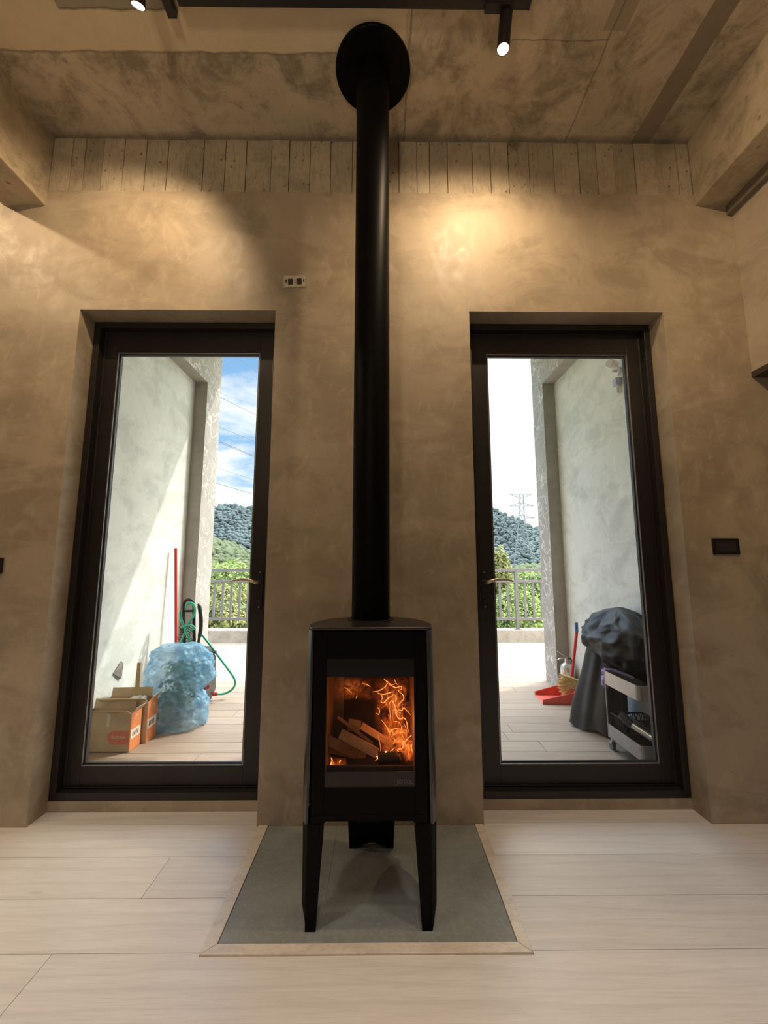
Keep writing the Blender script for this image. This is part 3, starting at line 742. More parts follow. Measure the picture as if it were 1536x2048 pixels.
rail = thing('railing', (0,4.36,.185), 'grey metal railing with thin balusters along the terrace edge', 'railing')
for (z, h) in ((1.083,.022),(.915,.018),(.342,.018)): MB().box(-3.9,3.9,4.34,4.38,z-h,z+h).build('rail_bar', M_rail, rail)
posts = [2.112-1.3*k for k in range(-1,5)]
for p in posts:
    po = MB().box(p-.024,p+.024,4.336,4.384,.190,1.075).build('post', M_rail, rail)
    MB().box(p-.05,p+.05,4.31,4.41,.185,.193).build('base_plate', M_bead, po)
xb = 2.112-1.56*3.9
k = 0
for k in range(-13, 50):
    x = 2.112-.130*k
    if -3.85 < x < 3.85 and min(abs(x-p) for p in posts) > .04: MB().box(x-.016,x+.016,4.348,4.372,.355,.900).build('baluster', M_rail, rail)

# ---- left group
def solid_box(mb, p, d): pass
def carton(loc, L, W, H, label, tilt, front_text):
    """open carton: local x = long side, y = depth"""
    t = thing('cardboard_carton', loc, label, 'box'); t.rotation_euler = (0,0,tilt)
    th = .004
    def B(mb, name, mat, par=t, bevel=0):
        o = mb.build(name, mat, None, bevel=bevel); o.parent = par; return o
    bd = MB(); bd.box(-L,0,0,th,0,H); bd.box(-L,0,W-th,W,0,H); bd.box(-L,-L+th,th,W-th,0,H); bd.box(-th,0,th,W-th,0,H); bd.box(-L,0,0,W,0,th)
    B(bd, 'carton_body', M_kraft)
    B(MB().box(.0002,.0012,.002,W-.002,.002,H-.002), 'orange_side', M_orange)
    B(MB().box(.0013,.0018,.010,W-.012,H*.32,H*.56), 'side_label', M_paper)
    m = MB()
    for k in range(4): m.box(.0019,.0023,.022+k*.018,.034+k*.018,H*.38,H*.50)
    B(m, 'barcode_print', M_ink)
    m = MB(); 
    m.tube([(.0016, W*.5+.022*math.cos(a), H*.80+.022*math.sin(a)) for a in [PI*1.1*k/10-.3 for k in range(11)]], .0016, 6)
    B(m, 'printed_emblem', M_paper)
    fl_ = MB(); fl_.obox((-L/2, -.018*1, H+.016), (1,0,0), .025, (0,-.5,.35), .0015, L/2-.005); fp = B(fl_, 'front_flap', M_kraft)
    f2 = MB(); f2.obox((-L/2-.02, W+.0, H+.028), (1,0,.0), .03, (0,.25,1), .0015, L/2-.02); B(f2, 'back_flap', M_kraft)
    f3 = MB(); f3.obox((.014, W/2, H+.018), (0,1,0), .022, (.6,0,.7), .0015, W/2-.004); B(f3, 'side_flap', M_kraft)
    if front_text:
        n = 14; r = .042; pts = [(-.098+ -r*math.sin(PI*k/n), .088+r*math.cos(PI*k/n)) for k in range(n+1)] + [(-.003,.046),(-.003,.130)]
        B(MB().prism(pts, 'y', -.0012, -.0002), 'red_print', M_redink)
        tx = text('SUZUKA', 'printed_lettering', .024, M_paper, None, (0,0,0), (PI/2,0,0)); tx.parent = t; tx.location = (-.070,-.0016,.090)
        tx2 = text('SUZUKA', 'printed_lettering', .024, M_ink, None, (0,0,0), (0,0,0)); tx2.parent = t; tx2.location = (-.085,-.020,H+.0185); tx2.rotation_euler = (math.radians(145)-PI, 0, PI); tx2.rotation_euler = (math.radians(-35), 0, PI)
        B(MB().box(-.150,-.132,-.003,-.0008,H-.075,H+.002), 'packing_tape', simple('clear_packing_tape', (.70,.66,.55), .25))
    return t
carton((-1.590,.73,0), .315, .118, .230, 'open cardboard carton nearest the glass with red oval print on its front', 0.0, True)
carton((-1.560,.862,0), .315, .13, .262, 'cardboard carton behind the front carton, timber slat standing in it', .04, False)
nw = MB()
def crumple(c, r, sq, amp, sd=3, n3=3.):
    m = MB(); base = ICO[sd]
    vs = []
    for v in base[0]:
        v = Vector(v); k = 1+amp*noise.noise(v*n3+Vector(c)*9)+amp*.6*noise.noise(v*n3*2.6)
        vs.append((c[0]+v.x*r[0]*k, c[1]+v.y*r[1]*k, c[2]+v.z*r[2]*k))
    m.add(vs, base[1]); return m
tag(crumple((-1.665,.925,.262), (.055,.045,.018), 1, .5).build('crumpled_paper', M_white, None, smooth='all'), 'crumpled white paper poking out of the rear carton', 'paper')
p0, p1 = at(272,1392,y=.93), at(279,1325,y=.95)
tag(MB().obox((Vector((p0.x+.0,.93,.01))+p1)/2, p1-Vector((p0.x,.93,.01)), .013, (1,0,0), .005, (p1-Vector((p0.x,.93,.01))).length/2).build('timber_slat', M_stick, None, bevel=.001), 'thin timber slat standing upright in the rear carton', 'wood stick')
# blue bag: rings following the silhouette
rings = [(-1.52,1.16,.004,.185,.13),(-1.515,1.16,.02,.215,.150),(-1.52,1.16,.10,.215,.150),(-1.525,1.16,.18,.215,.150),(-1.53,1.16,.245,.190,.14),(-1.52,1.16,.285,.195,.145),(-1.495,1.16,.35,.238,.16),(-1.495,1.16,.45,.232,.155),(-1.505,1.16,.525,.195,.13),(-1.49,1.16,.572,.135,.09),(-1.485,1.16,.59,.04,.03)]
def bag_fn(k, amp):
    def fn(u, v):
        f = v*(len(rings)-1); i = min(int(f), len(rings)-2); q = f-i
        a, c = rings[i], rings[i+1]; R = [a[j]*(1-q)+c[j]*q for j in range(5)]
        an = 2*PI*u; d = Vector((math.cos(an), math.sin(an), 0))
        P = Vector((R[0]+d.x*R[3]*k, R[1]+d.y*R[4]*k, R[2]))
        w = Vector((P.x*8+P.z*3, P.y*8, P.z*7-P.x*4))
        rd = 1-abs(noise.noise(w+Vector((0,0,P.x*5))))*2.2
        rd2 = 1-abs(noise.noise(w*2.3))*2
        rd3 = 1-abs(noise.noise(w*4.6+Vector((5,2,1))))*2
        P += d*amp*(rd*.6+rd2*.5+rd3*.28-.5); P.z = max(.002, P.z+amp*.4*noise.noise(w*1.4)); return P
    return fn
bag = thing('rubbish_bag', (-1.50,1.16,0), 'bulging pale blue plastic rubbish bag beside the cartons', 'rubbish bag')
MB().grid(bag_fn(1, .040), 150, 130, True).build('plastic_film', M_bag, bag, smooth='all')
def cont():
    m = MB(); 
    for k in range(420):
        a = random.uniform(0, 2*PI); z = random.uniform(.16,.46); r = random.uniform(.0,.15)
        c = Vector((-1.50+.03+math.cos(a)*r, 1.12+math.sin(a)*r*.6, z)); q = Vector((random.uniform(-1,1),random.uniform(-1,1),random.uniform(-1,1))).normalized(); u = q.orthogonal().normalized()*.02; w_ = q.cross(u).normalized()*.012
        m.cur = random.random(); m.add([c-u, c-w_, c+u, c+w_], [(0,1,2,3)])
    return m
tag(cont().build('leaf_litter', M_leafg, bag), 'green garden waste showing through the film', None, None, 'stuff')
tag(crumple((-1.53,1.16,.13), (.15,.10,.11), 1, .3).build('dull_waste', simple('greyish_waste', (.50,.48,.50), .9), bag), 'grey waste at the bottom of the bag', None, None, 'stuff')
# pole, washer, hose
pt_, pb_ = at(351.5,1099,y=1.745), Vector((-1.80,1.745,0.012))
pl = thing('long_pole', pb_, 'thin red pole leaning upright against the left terrace wall', 'pole')
MB().cyl(pb_, pt_, .0125, 14).build('shaft', M_red, pl, smooth=True)
MB().cyl(pt_, pt_+(pt_-pb_).normalized()*.012, .0135, 14).build('end_knob', M_red, pl)
WY = 1.62
pw = thing('pressure_washer', (-1.60,WY,0), 'dark upright pressure washer standing behind the blue bag', 'pressure washer')
def W(u, v, y=WY): return at(u, v, y=y)
MB().tube(spline([W(369,1300),W(368,1250),W(367,1212),W(372,1201),W(381,1200),W(387,1206),W(388,1225),W(388,1250),W(389,1300)], 6), .0135, 12).build('handle', M_dark, pw, smooth='all')
MB().tube([W(370,1222),W(387,1222)], .010, 10).build('crossbar', M_dark, pw)
MB().tube(spline([W(396,1208),W(399,1214),W(402,1240),W(401,1262),W(397,1285),W(396,1310)], 5), [.010]*4+[.017]*14+[.012]*8, 12).build('spray_gun', M_black, pw, smooth='all')
bd = MB(); bd.prism([(-1.70,.03),(-1.70,.42),(-1.66,.47),(-1.50,.45),(-1.462,.36),(-1.45,.10),(-1.47,.03)][::-1], 'y', WY-.10, WY+.12); bd.build('body', simple('charcoal_housing', (.04,.045,.04), .45), pw, bevel=.012)
MB().obox(W(424,1306)+Vector((0,0,0)), (1,0,.35), .02, (0,1,0), .012, .035).build('carry_grip', M_dark, pw, bevel=.006)
MB().cyl(W(415,1374,WY-.105), W(415,1374,WY-.115)+Vector((0,.0,0)), .016, 16).build('power_knob', M_red, pw)
for sx in (-.115, .075): MB().cyl((-1.58+sx-.015,WY+.10,.05),(-1.58+sx+.015,WY+.10,.05), .05, 24).build('wheel', M_black, pw)
m = MB()
for k in range(7):
    a = k*.9; m.tube(spline([W(358+4*math.sin(a),1254+k*4), W(366,1256+k*4+3*math.cos(a)), W(376,1252+k*5), W(384+3*math.cos(a),1262+k*3)], 4), .004, 6)
m.build('power_cable', M_black, pw, smooth='all')
hs = thing('garden_hose', (-1.45,1.66,.0), 'bright green garden hose looped and tied on the pressure washer', 'hose')
HY_ = WY-.03
def H(u, v, y=HY_): return at(u, v, y=y)
MB().tube(spline([H(360,1300),H(362,1284),H(369,1268),H(378,1247),H(389,1228),H(389,1212),H(382,1206),H(373,1211),H(375,1215)], 8), .0095, 12).build('hose_loop', M_green, hs, smooth='all')
MB().tube(spline([H(361,1222,HY_-.02),H(361,1234,HY_-.02),H(367,1250,HY_-.03),H(374,1268,HY_-.02),H(382,1286,HY_),H(388,1300,HY_)], 8), .0095, 12).build('hose_loop', M_green, hs, smooth='all')
MB().tube(spline([H(362,1254,HY_-.045),H(372,1252,HY_-.05),H(384,1251,HY_-.04),H(389,1257,HY_-.03),H(380,1262,HY_-.03)], 6), .007, 10).build('hose_tie', M_green, hs, smooth='all')
MB().tube(spline([at(398,1262,y=1.72),at(421,1291,y=1.72),at(445.5,1324,y=1.72),at(461,1345,y=1.72),at(469,1358,y=1.73),at(470,1369,y=1.74),at(465,1378,y=1.75),at(455,1385,y=1.75),at(444,1388,y=1.74),at(434,1388,y=1.72)], 7), .0095, 12).build('hose_run', M_green, hs, smooth='all')
tag(MB().cyl(at(434.5,1388,y=1.72), at(421,1388,y=1.71), .0155, 16).build('connector', M_red, hs), 'red hose connector')
# scrap on the wall
a, c, d_ = at(242,1322,x=XL+.004), at(226,1347,x=XL+.004), at(240,1358,x=XL+.004)
m = MB(); e = Vector((.003,0,0)); g = Vector((.012,0,0))
e2 = at(244,1327,x=XL+.004)
m.add([a,c,d_,e2,a+e,c+e*2,d_+g,e2+g],[(0,1,2,3),(7,6,5,4),(0,4,5,1),(1,5,6,2),(2,6,7,3),(3,7,4,0)])
tag(m.build('paper_scrap', M_grey, None), 'grey triangular scrap sticking to the left terrace wall', 'scrap')
tag(MB().tube([at(231,1395,x=XL+.01), at(234.5,1377,x=XL+.01)], [.004,.002], 6).build('metal_spike', M_grey, None), 'tiny dark spike on the left terrace wall above the cartons', 'spike')

# ---- right group
dp = thing('dustpan', (1.52,1.68,0), 'red long-handled dustpan lying flat on the terrace', 'dustpan')
def pan():
    m = MB()
    out = [(1.375,1.585),(1.645,1.575),(1.67,1.60),(1.67,1.80),(1.645,1.83),(1.40,1.83)]
    hts = [.035,.095,.105,.105,.095,.035]
    n = len(out); inn = [(1.39,1.592),(1.64,1.582),(1.663,1.605),(1.663,1.795),(1.64,1.823),(1.41,1.823)]
    vs = [(x,y,.002) for x,y in out]+[(x,y,h) for (x,y),h in zip(out,hts)]+[(x,y,h) for (x,y),h in zip(inn,hts)]+[(x,y,.006) for x,y in inn]
    fs = [tuple(range(n))[::-1], tuple(range(3*n,4*n))]
    for i in range(n-1):
        for a_,b_ in ((0,1),(1,2),(2,3)): fs.append((a_*n+i,a_*n+i+1,b_*n+i+1,b_*n+i))
    fs.append((5,0,3*n,4*n-1)); fs += [(0,n,2*n,3*n),(5,4*n-1,3*n-1,2*n-1)]
    m.add(vs, fs); return m
pan().build('pan', M_pink, dp, smooth=False, bevel=.002)
h0, h1, h2 = Vector((1.668,1.70,.075)), at(1153.5,1264,y=1.70), at(1152.5,1245,y=1.70)
MB().cyl(h0, h1, .0125, 14).build('handle', M_red, dp, smooth=True); MB().cyl(h1, h2, .0145, 14).build('grip', M_blue, dp, smooth=True)
br = thing('straw_broom', (1.60,1.72,.09), 'yellow straw broom head resting in the red dustpan', 'broom')
m = MB(); random.seed(9)
bind = at(1161,1364,y=1.66)
for k in range(150):
    a = math.radians(152+78*random.random()); q = random.uniform(40,49); tip = at(1161+q*math.cos(a), 1366-q*math.sin(a)*.85, y=1.68+random.uniform(-.03,.05)) 
    if tip.z < .022: tip.z = .022
    mid = (bind+tip)/2+Vector((0,random.uniform(-.01,.01),random.uniform(.0,.012)))
    m.tube([bind+Vector((0,random.uniform(-.015,.015),random.uniform(-.012,.012))), mid, tip], [.002,.0030,.0020], 5)
tag(m.build('bristles', M_straw, br), None, None, None, 'stuff')
MB().tube(spline([bind+Vector((-.022,0,.002)), bind, at(1172,1352,y=1.64)], 4), [.026,.024,.021,.018,.016,.018,.022,.025,.026], 12).build('binding', M_straw, br)
fe = thing('fire_extinguisher', (1.735,1.92,0), 'silver fire extinguisher standing by the terrace pillar', 'fire extinguisher')
cx_, cy_ = 1.742, 1.905
MB().lathe([(.0,.0),(.056,.0),(.058,.006),(.058,.215),(.052,.240),(.036,.258),(.018,.266),(.016,.285),(0,.285)], (cx_,cy_,0)).build('cylinder', M_silver, fe, smooth=True)
MB().cyl((cx_,cy_,.28),(cx_,cy_,.305), .018, 16).build('valve', M_silver, fe)
MB().obox((cx_-.038,cy_,.338), (-1,0,.62), .009, (0,1,0), .003, .052).build('top_lever', M_silver, fe, bevel=.002)
MB().tube(spline([(cx_,cy_,.30),(cx_-.03,cy_,.305),(cx_-.06,cy_,.302),(cx_-.085,cy_,.288)],4), .006, 8).build('carry_handle', M_silver, fe, smooth='all')
MB().tube(spline([(cx_,cy_-.01,.298),(cx_+.03,cy_-.01,.305),(cx_+.04,cy_-.01,.28),(cx_+.03,cy_-.02,.25)],5), .007, 8).build('discharge_horn', M_black, fe, smooth='all')
MB().box(cx_-.03, cx_+.03, cy_-.0595, cy_-.052, .10, .19).build('paper_label', M_paper, fe)

# black fabric cover over a grill
cv = thing('grill_cover', (1.60,1.05,0), 'black fabric cover draped over a grill beside the right terrace wall', 'grill cover')
def sk(u, v):
    # skirt rings from floor to shoulder
    lv = [((1.60,1.11),.178,.185,.004),((1.605,1.09),.165,.175,.15),((1.625,1.07),.135,.16,.35),((1.65,1.04),.12,.14,.55),((1.66,1.0),.10,.12,.72)]
    f = v*4; i = min(int(f),3); q = f-i; a_, b_ = lv[i], lv[i+1]
    cx = a_[0][0]*(1-q)+b_[0][0]*q; cy = a_[0][1]*(1-q)+b_[0][1]*q; rx = a_[1]*(1-q)+b_[1]*q; ry = a_[2]*(1-q)+b_[2]*q; z = a_[3]*(1-q)+b_[3]*q
    an = 2*PI*u; k = 1+.10*math.cos(4*an+.5)*(1-v*.5)+.05*math.sin(9*an+v)+.04*noise.noise(Vector((math.cos(an)*3,math.sin(an)*3,z*4)))
    x = cx+rx*k*math.cos(an); x = min(x, XR-.006)
    return (x, cy+ry*k*math.sin(an), z + .012*math.sin(5*an)*(1-v) + (.012 if v == 0 else 0))
MB().grid(sk, 96, 30, True).build('cover_skirt', M_fabric, cv, smooth='all')
def blob(u, v):
    an = 2*PI*u; ph = PI*(v*.985+.0075)
    prof = [(0.0,.02),(.08,.09),(.2,.15),(.35,.215),(.5,.235),(.68,.215),(.82,.16),(.93,.10),(1.,.03)]
    r = next(((a[1]+(b[1]-a[1])*(v-a[0])/(b[0]-a[0])) for a, b in zip(prof, prof[1:]) if v <= b[0]), .03)
    z = .875-.455*v + .0
    d = Vector((math.cos(an), math.sin(an), 0))
    cx, cy = 1.700, .91-.05*v
    # lower hem falls towards the camera and right
    z -= .09*(d.x*.8-d.y*.3)*max(0, v-.35)
    z += .03*math.sin(3*an+1.2)*(1-v)*min(1, v*6)
    w = Vector((d.x*1.6, d.y*1.6, v*2.6))
    fold = (1-2.2*abs(noise.noise(w*1.25+Vector((2.3,.4,1.)))))*.045 + (1-2*abs(noise.noise(w*2.7)))*.018
    k = r+fold*min(1,v*5)*(.6 if v > .9 else 1)
    x = min(cx+d.x*k*.93, XR-.005-.01*max(0,d.x)*random.random()*0)
    return (x, cy+d.y*k*1.15, z)
MB().grid(blob, 120, 70, True).build('cover_hood', M_fabric, cv, smooth='all')
MB().tube(spline([(1.585,.80,.50),(1.575,.79,.478),(1.58,.79,.455),(1.59,.785,.44)],5), .005, 8).build('drawstring_toggle', M_black, cv)
# steel utility cart
CX0, CX1, CY0, CY1 = 1.470, 1.80, .405, .765
ct = thing('utility_cart', (1.63,.58,0), 'grey steel two-tier rolling cart in front of the covered grill', 'cart')
def tray(z0, z1, name, mat=M_cart):
    m = MB(); th = .003; r = .03
    def rr(o):
        pts = []
        for (cx, cy, a0) in ((CX1-r,CY1-r,0),(CX0+r,CY1-r,90),(CX0+r,CY0+r,180),(CX1-r,CY0+r,270)):
            for k in range(6):
                a = math.radians(a0+18*k); pts.append((cx+(r-o)*math.cos(a), cy+(r-o)*math.sin(a)))
        return pts
    P, Q = rr(0), rr(th); n = len(P)
    vs = [(x,y,z0) for x,y in P]+[(x,y,z1) for x,y in P]+[(x,y,z1) for x,y in Q]+[(x,y,z0+th) for x,y in Q]
    fs = [tuple(range(n))[::-1], tuple(range(3*n,4*n))]
    for i in range(n):
        j = (i+1)%n
        for a_,b_ in ((0,1),(1,2),(2,3)): fs.append((a_*n+i,a_*n+j,b_*n+j,b_*n+i))
    m.add(vs, fs); return m.build(name, mat, ct, smooth=True)
tray(.402, .486, 'upper_tray'); tray(.078, .160, 'lower_tray')
for (x, y) in ((CX0+.006,CY1-.012),(CX1-.012,CY1-.012),(CX0+.13,CY0-.004),(CX1-.012,CY0+.012)):
    MB().cyl((x,y,.075),(x,y,.478), .0055 if x < 1.55 else .009, 12).build('post', M_cart, ct)
for (x, y) in ((CX0+.02,CY1-.02),(CX1-.03,CY1-.02),(CX0+.03,CY0+.03),(CX1-.03,CY0+.03)):
    cs = MB().cyl((x,y,.045),(x,y,.080), .008, 12); cs.box(x-.014,x+.014,y-.012,y+.012,.038,.050)
    co = cs.build('caster', M_silver, ct); MB().cyl((x-.010,y,.025),(x+.010,y,.025), .025, 20).build('caster_wheel', simple('caster_rubber', (.10,.10,.10), .5), co, bevel=.003)
bk = thing('plastic_basket', (1.62,.66,.085), 'black lattice plastic basket on the lower tray of the cart', 'basket')
m = MB()
bx0, bx1, by0, by1, bz0, bz1 = 1.49, 1.70, .60, .745, .082, .225
for (xa, ya, xb, yb) in ((bx0,by0,bx1,by0),(bx1,by0,bx1,by1),(bx1,by1,bx0,by1),(bx0,by1,bx0,by0)):
    A, B_ = Vector((xa,ya,0)), Vector((xb,yb,0)); n = 7
    for k in range(n):
        p = A.lerp(B_, k/n); q = A.lerp(B_, (k+1)/n)
        m.tube([(p.x,p.y,.15),(q.x,q.y,bz1)], .003, 5); m.tube([(q.x,q.y,.15),(p.x,p.y,bz1)], .003, 5)
m.build('lattice', M_black, bk)
m = MB(); ring_ = lambda z0, z1, t: [m.box(bx0,bx1,by0,by0+t,z0,z1), m.box(bx0,bx1,by1-t,by1,z0,z1), m.box(bx0,bx0+t,by0,by1,z0,z1), m.box(bx1-t,bx1,by0,by1,z0,z1)]
ring_(bz1-.004, bz1+.004, .008); m.build('rim', M_black, bk)
m = MB(); ring_(bz0, .15, .004); m.box(bx0,bx1,by0,by1,bz0,bz0+.004); m.build('tub', M_black, bk)
tb = thing('blower_tube', (1.60,.50,.2), 'silver tube with black nozzle lying across the lower tray', 'tube')
q0, q1 = at(1263,1449,y=.53), at(1306,1478,y=.44)
dd = (q1-q0).normalized()
MB().cyl(q0, q1+dd*.03, .0185, 20).build('tube', M_silver, tb, smooth=True)
MB().tube([q0-dd*.05+Vector((0,.02,.02)), q0-dd*.01, q0+dd*.006], [.024,.026,.0215], 16).build('nozzle', M_black, tb, smooth=True)
MB().tube([q0+Vector((-.01,.03,.035)), (q0+q1)/2+Vector((0,.01,.036)), q1+Vector((.03,0,.03))], .010, 10).build('grip', M_black, tb)
lc = thing('cloth_bag', (1.51,.80,.44), 'small lilac cloth tied and hanging at the cart corner', 'cloth')
crumple((1.500,.80,.405), (.026,.022,.044), 1, .35).build('hanging_end', M_lilac, lc, smooth='all')
crumple((1.512,.80,.462), (.030,.024,.026), 1, .4).build('knot', M_lilac, lc, smooth='all')
MB().tube(spline([(1.512,.80,.47),(1.54,.77,.478),(1.58,.73,.470),(1.62,.68,.455)],5), [.014]*8+[.010]*8, 8).build('folded_strip', M_lilac, lc, smooth='all')

# camera and box on the right terrace wall
sc_ = thing('security_camera', (XR,.88,2.68), 'white bullet security camera high on the right terrace wall', 'security camera')
c0, c1 = at(1219,727,y=.84), at(1236,733,y=.90)
ax = (c1-c0).normalized()
MB().tube([c0-ax*.012, c0, c0+ax*.07, c0+ax*.078], [.026,.034,.034,.026], 24).build('housing', M_white, sc_, smooth=True)
MB().cyl((XR-.001,.90,2.64),(XR-.02,.90,2.64), .030, 20).build('wall_mount', M_white, sc_)
MB().tube(spline([(XR-.015,.90,2.64),(XR-.045,.90,2.645),c0+ax*.06+Vector((0,.02,0))],4), .010, 10).build('arm', M_silver, sc_)
jb = thing('junction_box', (XR,.92,2.53), 'small white outdoor junction box below the security camera', 'junction box')
MB().box(XR-.045,XR-.0005,.875,.935,2.525,2.585).build('cover', simple('pale_blue_grey_plastic', (.42,.46,.60), .4), jb, bevel=.008)
MB().cyl((XR-.02,.905,2.46),(XR-.02,.905,2.526), .012, 12).build('conduit', M_white, jb)

# ------------------------------------------------------------------ landscape
def hgt_ratio(s, tab):
    for (a, ra), (b_, rb) in zip(tab, tab[1:]):
        if s <= b_: q = (s-a)/(b_-a); q = q*q*(3-2*q); return ra+(rb-ra)*q
    return tab[-1][1]
FAR = [(-1.2,.05),(-.6,.115),(-.47,.138),(-.385,.156),(-.33,.146),(-.15,.165),(.05,.17),(.2,.15),(.27,.145),(.33,.122),(.385,.098),(.6,.07),(1.2,.02)]
NEARH = [(-1.2,.09),(-.55,.105),(-.44,.084),(-.38,.062),(-.32,.034),(-.2,.0),(0,-.03),(.2,-.03),(.27,-.01),(.4,.0),(1.2,.03)]
def hill(y0, y1, tab, mat, name, label, R, step, smax, base=-.12):
    m = MB(); random.seed(len(name)); Yr = y1
    y = y0
    while y < y1:
        x = -smax*y
        while x < smax*y:
            X = x+random.uniform(-.4,.4)*step; Y = y+random.uniform(-.4,.4)*step
            s = X/(Y+2); q = max(0, min(1, (Y-y0)/(y1-y0))); q = q**.8
            z = 1.18+(Yr+2)*(base + (hgt_ratio(s, tab)-base)*q) + 1.2*noise.noise(Vector((X*.06,Y*.06,0)))
            r = R*random.uniform(.7,1.3)
            m.ico((X,Y,z-r*.75), r, 1, .14, .85); x += step
        y += step
    def under(u, v):
        Y = y0+(y1-y0)*v; X = (-smax+2*smax*u)*Y; s = X/(Y+2); q = v**.8
        return (X, Y, 1.18+(Yr+2)*(base + (hgt_ratio(s, tab)-base)*q) + 1.2*noise.noise(Vector((X*.06,Y*.06,0))) - R*1.1)
    m.grid(under, 90, 40)
    return m, name, label, mat
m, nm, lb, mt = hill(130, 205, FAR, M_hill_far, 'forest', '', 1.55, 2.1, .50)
tag(m.build('forest', mt, None), 'wooded hill, haze put into its bluish colour, filling the background beyond the terrace', 'forest', None, 'stuff')
m, nm, lb, mt = hill(45, 88, NEARH, M_hill_near, 'woodland', '', 1.0, 1.3, .56)
tag(m.build('woodland', mt, None), 'paler green tree-covered slope nearer than the haze-tinted hill', 'forest', None, 'stuff')
g = MB()
g.grid(lambda u, v: (-260+520*u, 4.6+230*v, -3.5-8*math.sin(min(1,v*4)*PI/2) + 1.*noise.noise(Vector((u*12,v*12,0)))), 40, 40)
S(g, 'floor', M_ground, 'green hillside ground below the terrace')

def bush(cx, cy, cz, rx, ry, rz, nleaf, mat, label, sz=.05, name='bush', group='bushes beyond the railing'):
    t = thing(name, (cx,cy,cz-rz), label, 'bush', group)
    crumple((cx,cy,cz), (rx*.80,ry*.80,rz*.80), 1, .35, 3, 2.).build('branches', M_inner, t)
    m = MB()
    for k in range(nleaf):
        v = Vector((random.gauss(0,1),random.gauss(0,1),random.gauss(0,1))).normalized()
        kk = (1+.28*noise.noise(v*2.2+Vector((cx,cy,cz)))) * random.uniform(.78,1.05)
        c = Vector((cx+v.x*rx*kk, cy+v.y*ry*kk, cz+v.z*rz*kk))
        q = (v+Vector((random.uniform(-1,1),random.uniform(-1,1),random.uniform(-.3,1)))*.8).normalized(); u = q.orthogonal().normalized(); u.rotate(Matrix.Rotation(random.uniform(0,6.28),3,q)); w_ = q.cross(u)
        s = sz*random.uniform(.6,1.3); m.cur = random.random()
        m.add([c-u*s, c-w_*s*.45, c+u*s, c+w_*s*.45], [(0,1,2,3)])
    tag(m.build('foliage', mat, t), None, None, None, 'stuff')
    return t
random.seed(31)
bush(-2.98, 6.1, .0, .62, .8, .78, 5200, M_leaf, 'yellow-green bush behind the railing, seen through the left door', .038)
bush(2.62, 6.0, -.05, .62, .75, .72, 5200, M_leafg, 'fresh green bush behind the railing, seen through the right door', .038)
bush(3.02, 8.35, .95, .27, .3, .62, 1800, M_leaf, 'small yellow tree crown rising above the railing at the right door', .045)
bush(-3.95, 8.8, .35, .95, .9, .85, 4200, M_leafg, 'rounded green crown further behind the left railing', .055)
bush(4.35, 9.6, .10, 1.0, .9, .9, 3800, M_leafg, 'rounded green crown further behind the right railing', .055)
for (cx, cy, l) in ((-1.15,6.4,'low bush behind the railing, left of the middle pier'),(.95,6.3,'low bush behind the railing, right of the middle pier')):
    bush(cx, cy, -.2, .8, .8, .75, 2500, M_leaf, l, .05)

# pylon and cables
pyl = thing('electricity_pylon', (0,0,0), 'lattice electricity pylon standing on the hill behind the right door', 'pylon')
PYD = 120.
def PP(u, v, dy=0): return at(u, v, y=PYD+dy)
m = MB(); T_ = .11
def strut(a, c, t=T_): m.tube([a, c], t, 4)
for dy in (-1.5, 1.5):
    L = [PP(1038,990,dy*.3),PP(1038,1035,dy*.4),PP(1034,1075,dy),PP(1028,1125,dy*1.8)]; R = [PP(1046.5,990,dy*.3),PP(1049,1035,dy*.4),PP(1055,1075,dy),PP(1063,1106,dy*1.8),PP(1068,1125,dy*1.9)]
    for a, c in zip(L, L[1:]): strut(a, c, .13)
    for a, c in zip(R, R[1:]): strut(a, c, .13)
    n = 12
    for k in range(n):
        def on(P, q):
            f = q*(len(P)-1); i = min(int(f), len(P)-2); return P[i].lerp(P[i+1], f-i)
        a0, a1 = k/n, (k+1)/n
        strut(on(L,a0), on(R,a1), .06); strut(on(R,a0), on(L,a1), .06)
m.build('tower', simple('galvanised_lattice', (.15,.18,.20), .5, .3), pyl)
def arm(uc, v, lu, ru, ty, by):
    global m; m = MB(); e = -.2
    strut(PP(lu,ty,e), PP(uc-4,v,e), .07); strut(PP(lu,ty,e), PP(uc-4,by,e), .07); strut(PP(ru,ty,e), PP(uc+5,v,e), .07); strut(PP(ru,ty,e), PP(uc+5,by,e), .07); strut(PP(uc-4,v,e), PP(uc+5,v,e), .07)
    for q in (.3,.6):
        strut(PP(lu,ty,e).lerp(PP(uc-4,v,e),q), PP(lu,ty,e).lerp(PP(uc-4,by,e),q), .05); strut(PP(ru,ty,e).lerp(PP(uc+5,v,e),q), PP(ru,ty,e).lerp(PP(uc+5,by,e),q), .05)
    m.build('cross_arm', simple('grey_lattice_arm', (.10,.11,.12), .5, .3), pyl)
arm(1042,989,1019,1065,988,996); arm(1042,1006,1020,1067,1012,1012); arm(1043,1031,1022,1069,1036,1036)
cables = [((474.6,717.6),(506.7,738.6),.012,'thin cable highest in the left door'),((437,785),(509,811),.012,'faint second cable from the top in the left door'),((442,795.5),(510,829),.03,'bold cable crossing the blue sky in the left door'),((437,853.7),(508,882),.024,'cable crossing the upper cloud in the left door'),((437,882),(499,908),.028,'upper line of the close cable pair'),((436,884),(497,909.5),.020,'lower line of the close cable pair'),((432.5,935),(505.5,959),.022,'cable above the lower cloud'),((431,966),(499,986),.026,'cable just above the wooded ridge'),((427.5,1007),(446,1011),.024,'lowest cable meeting the ridge')]
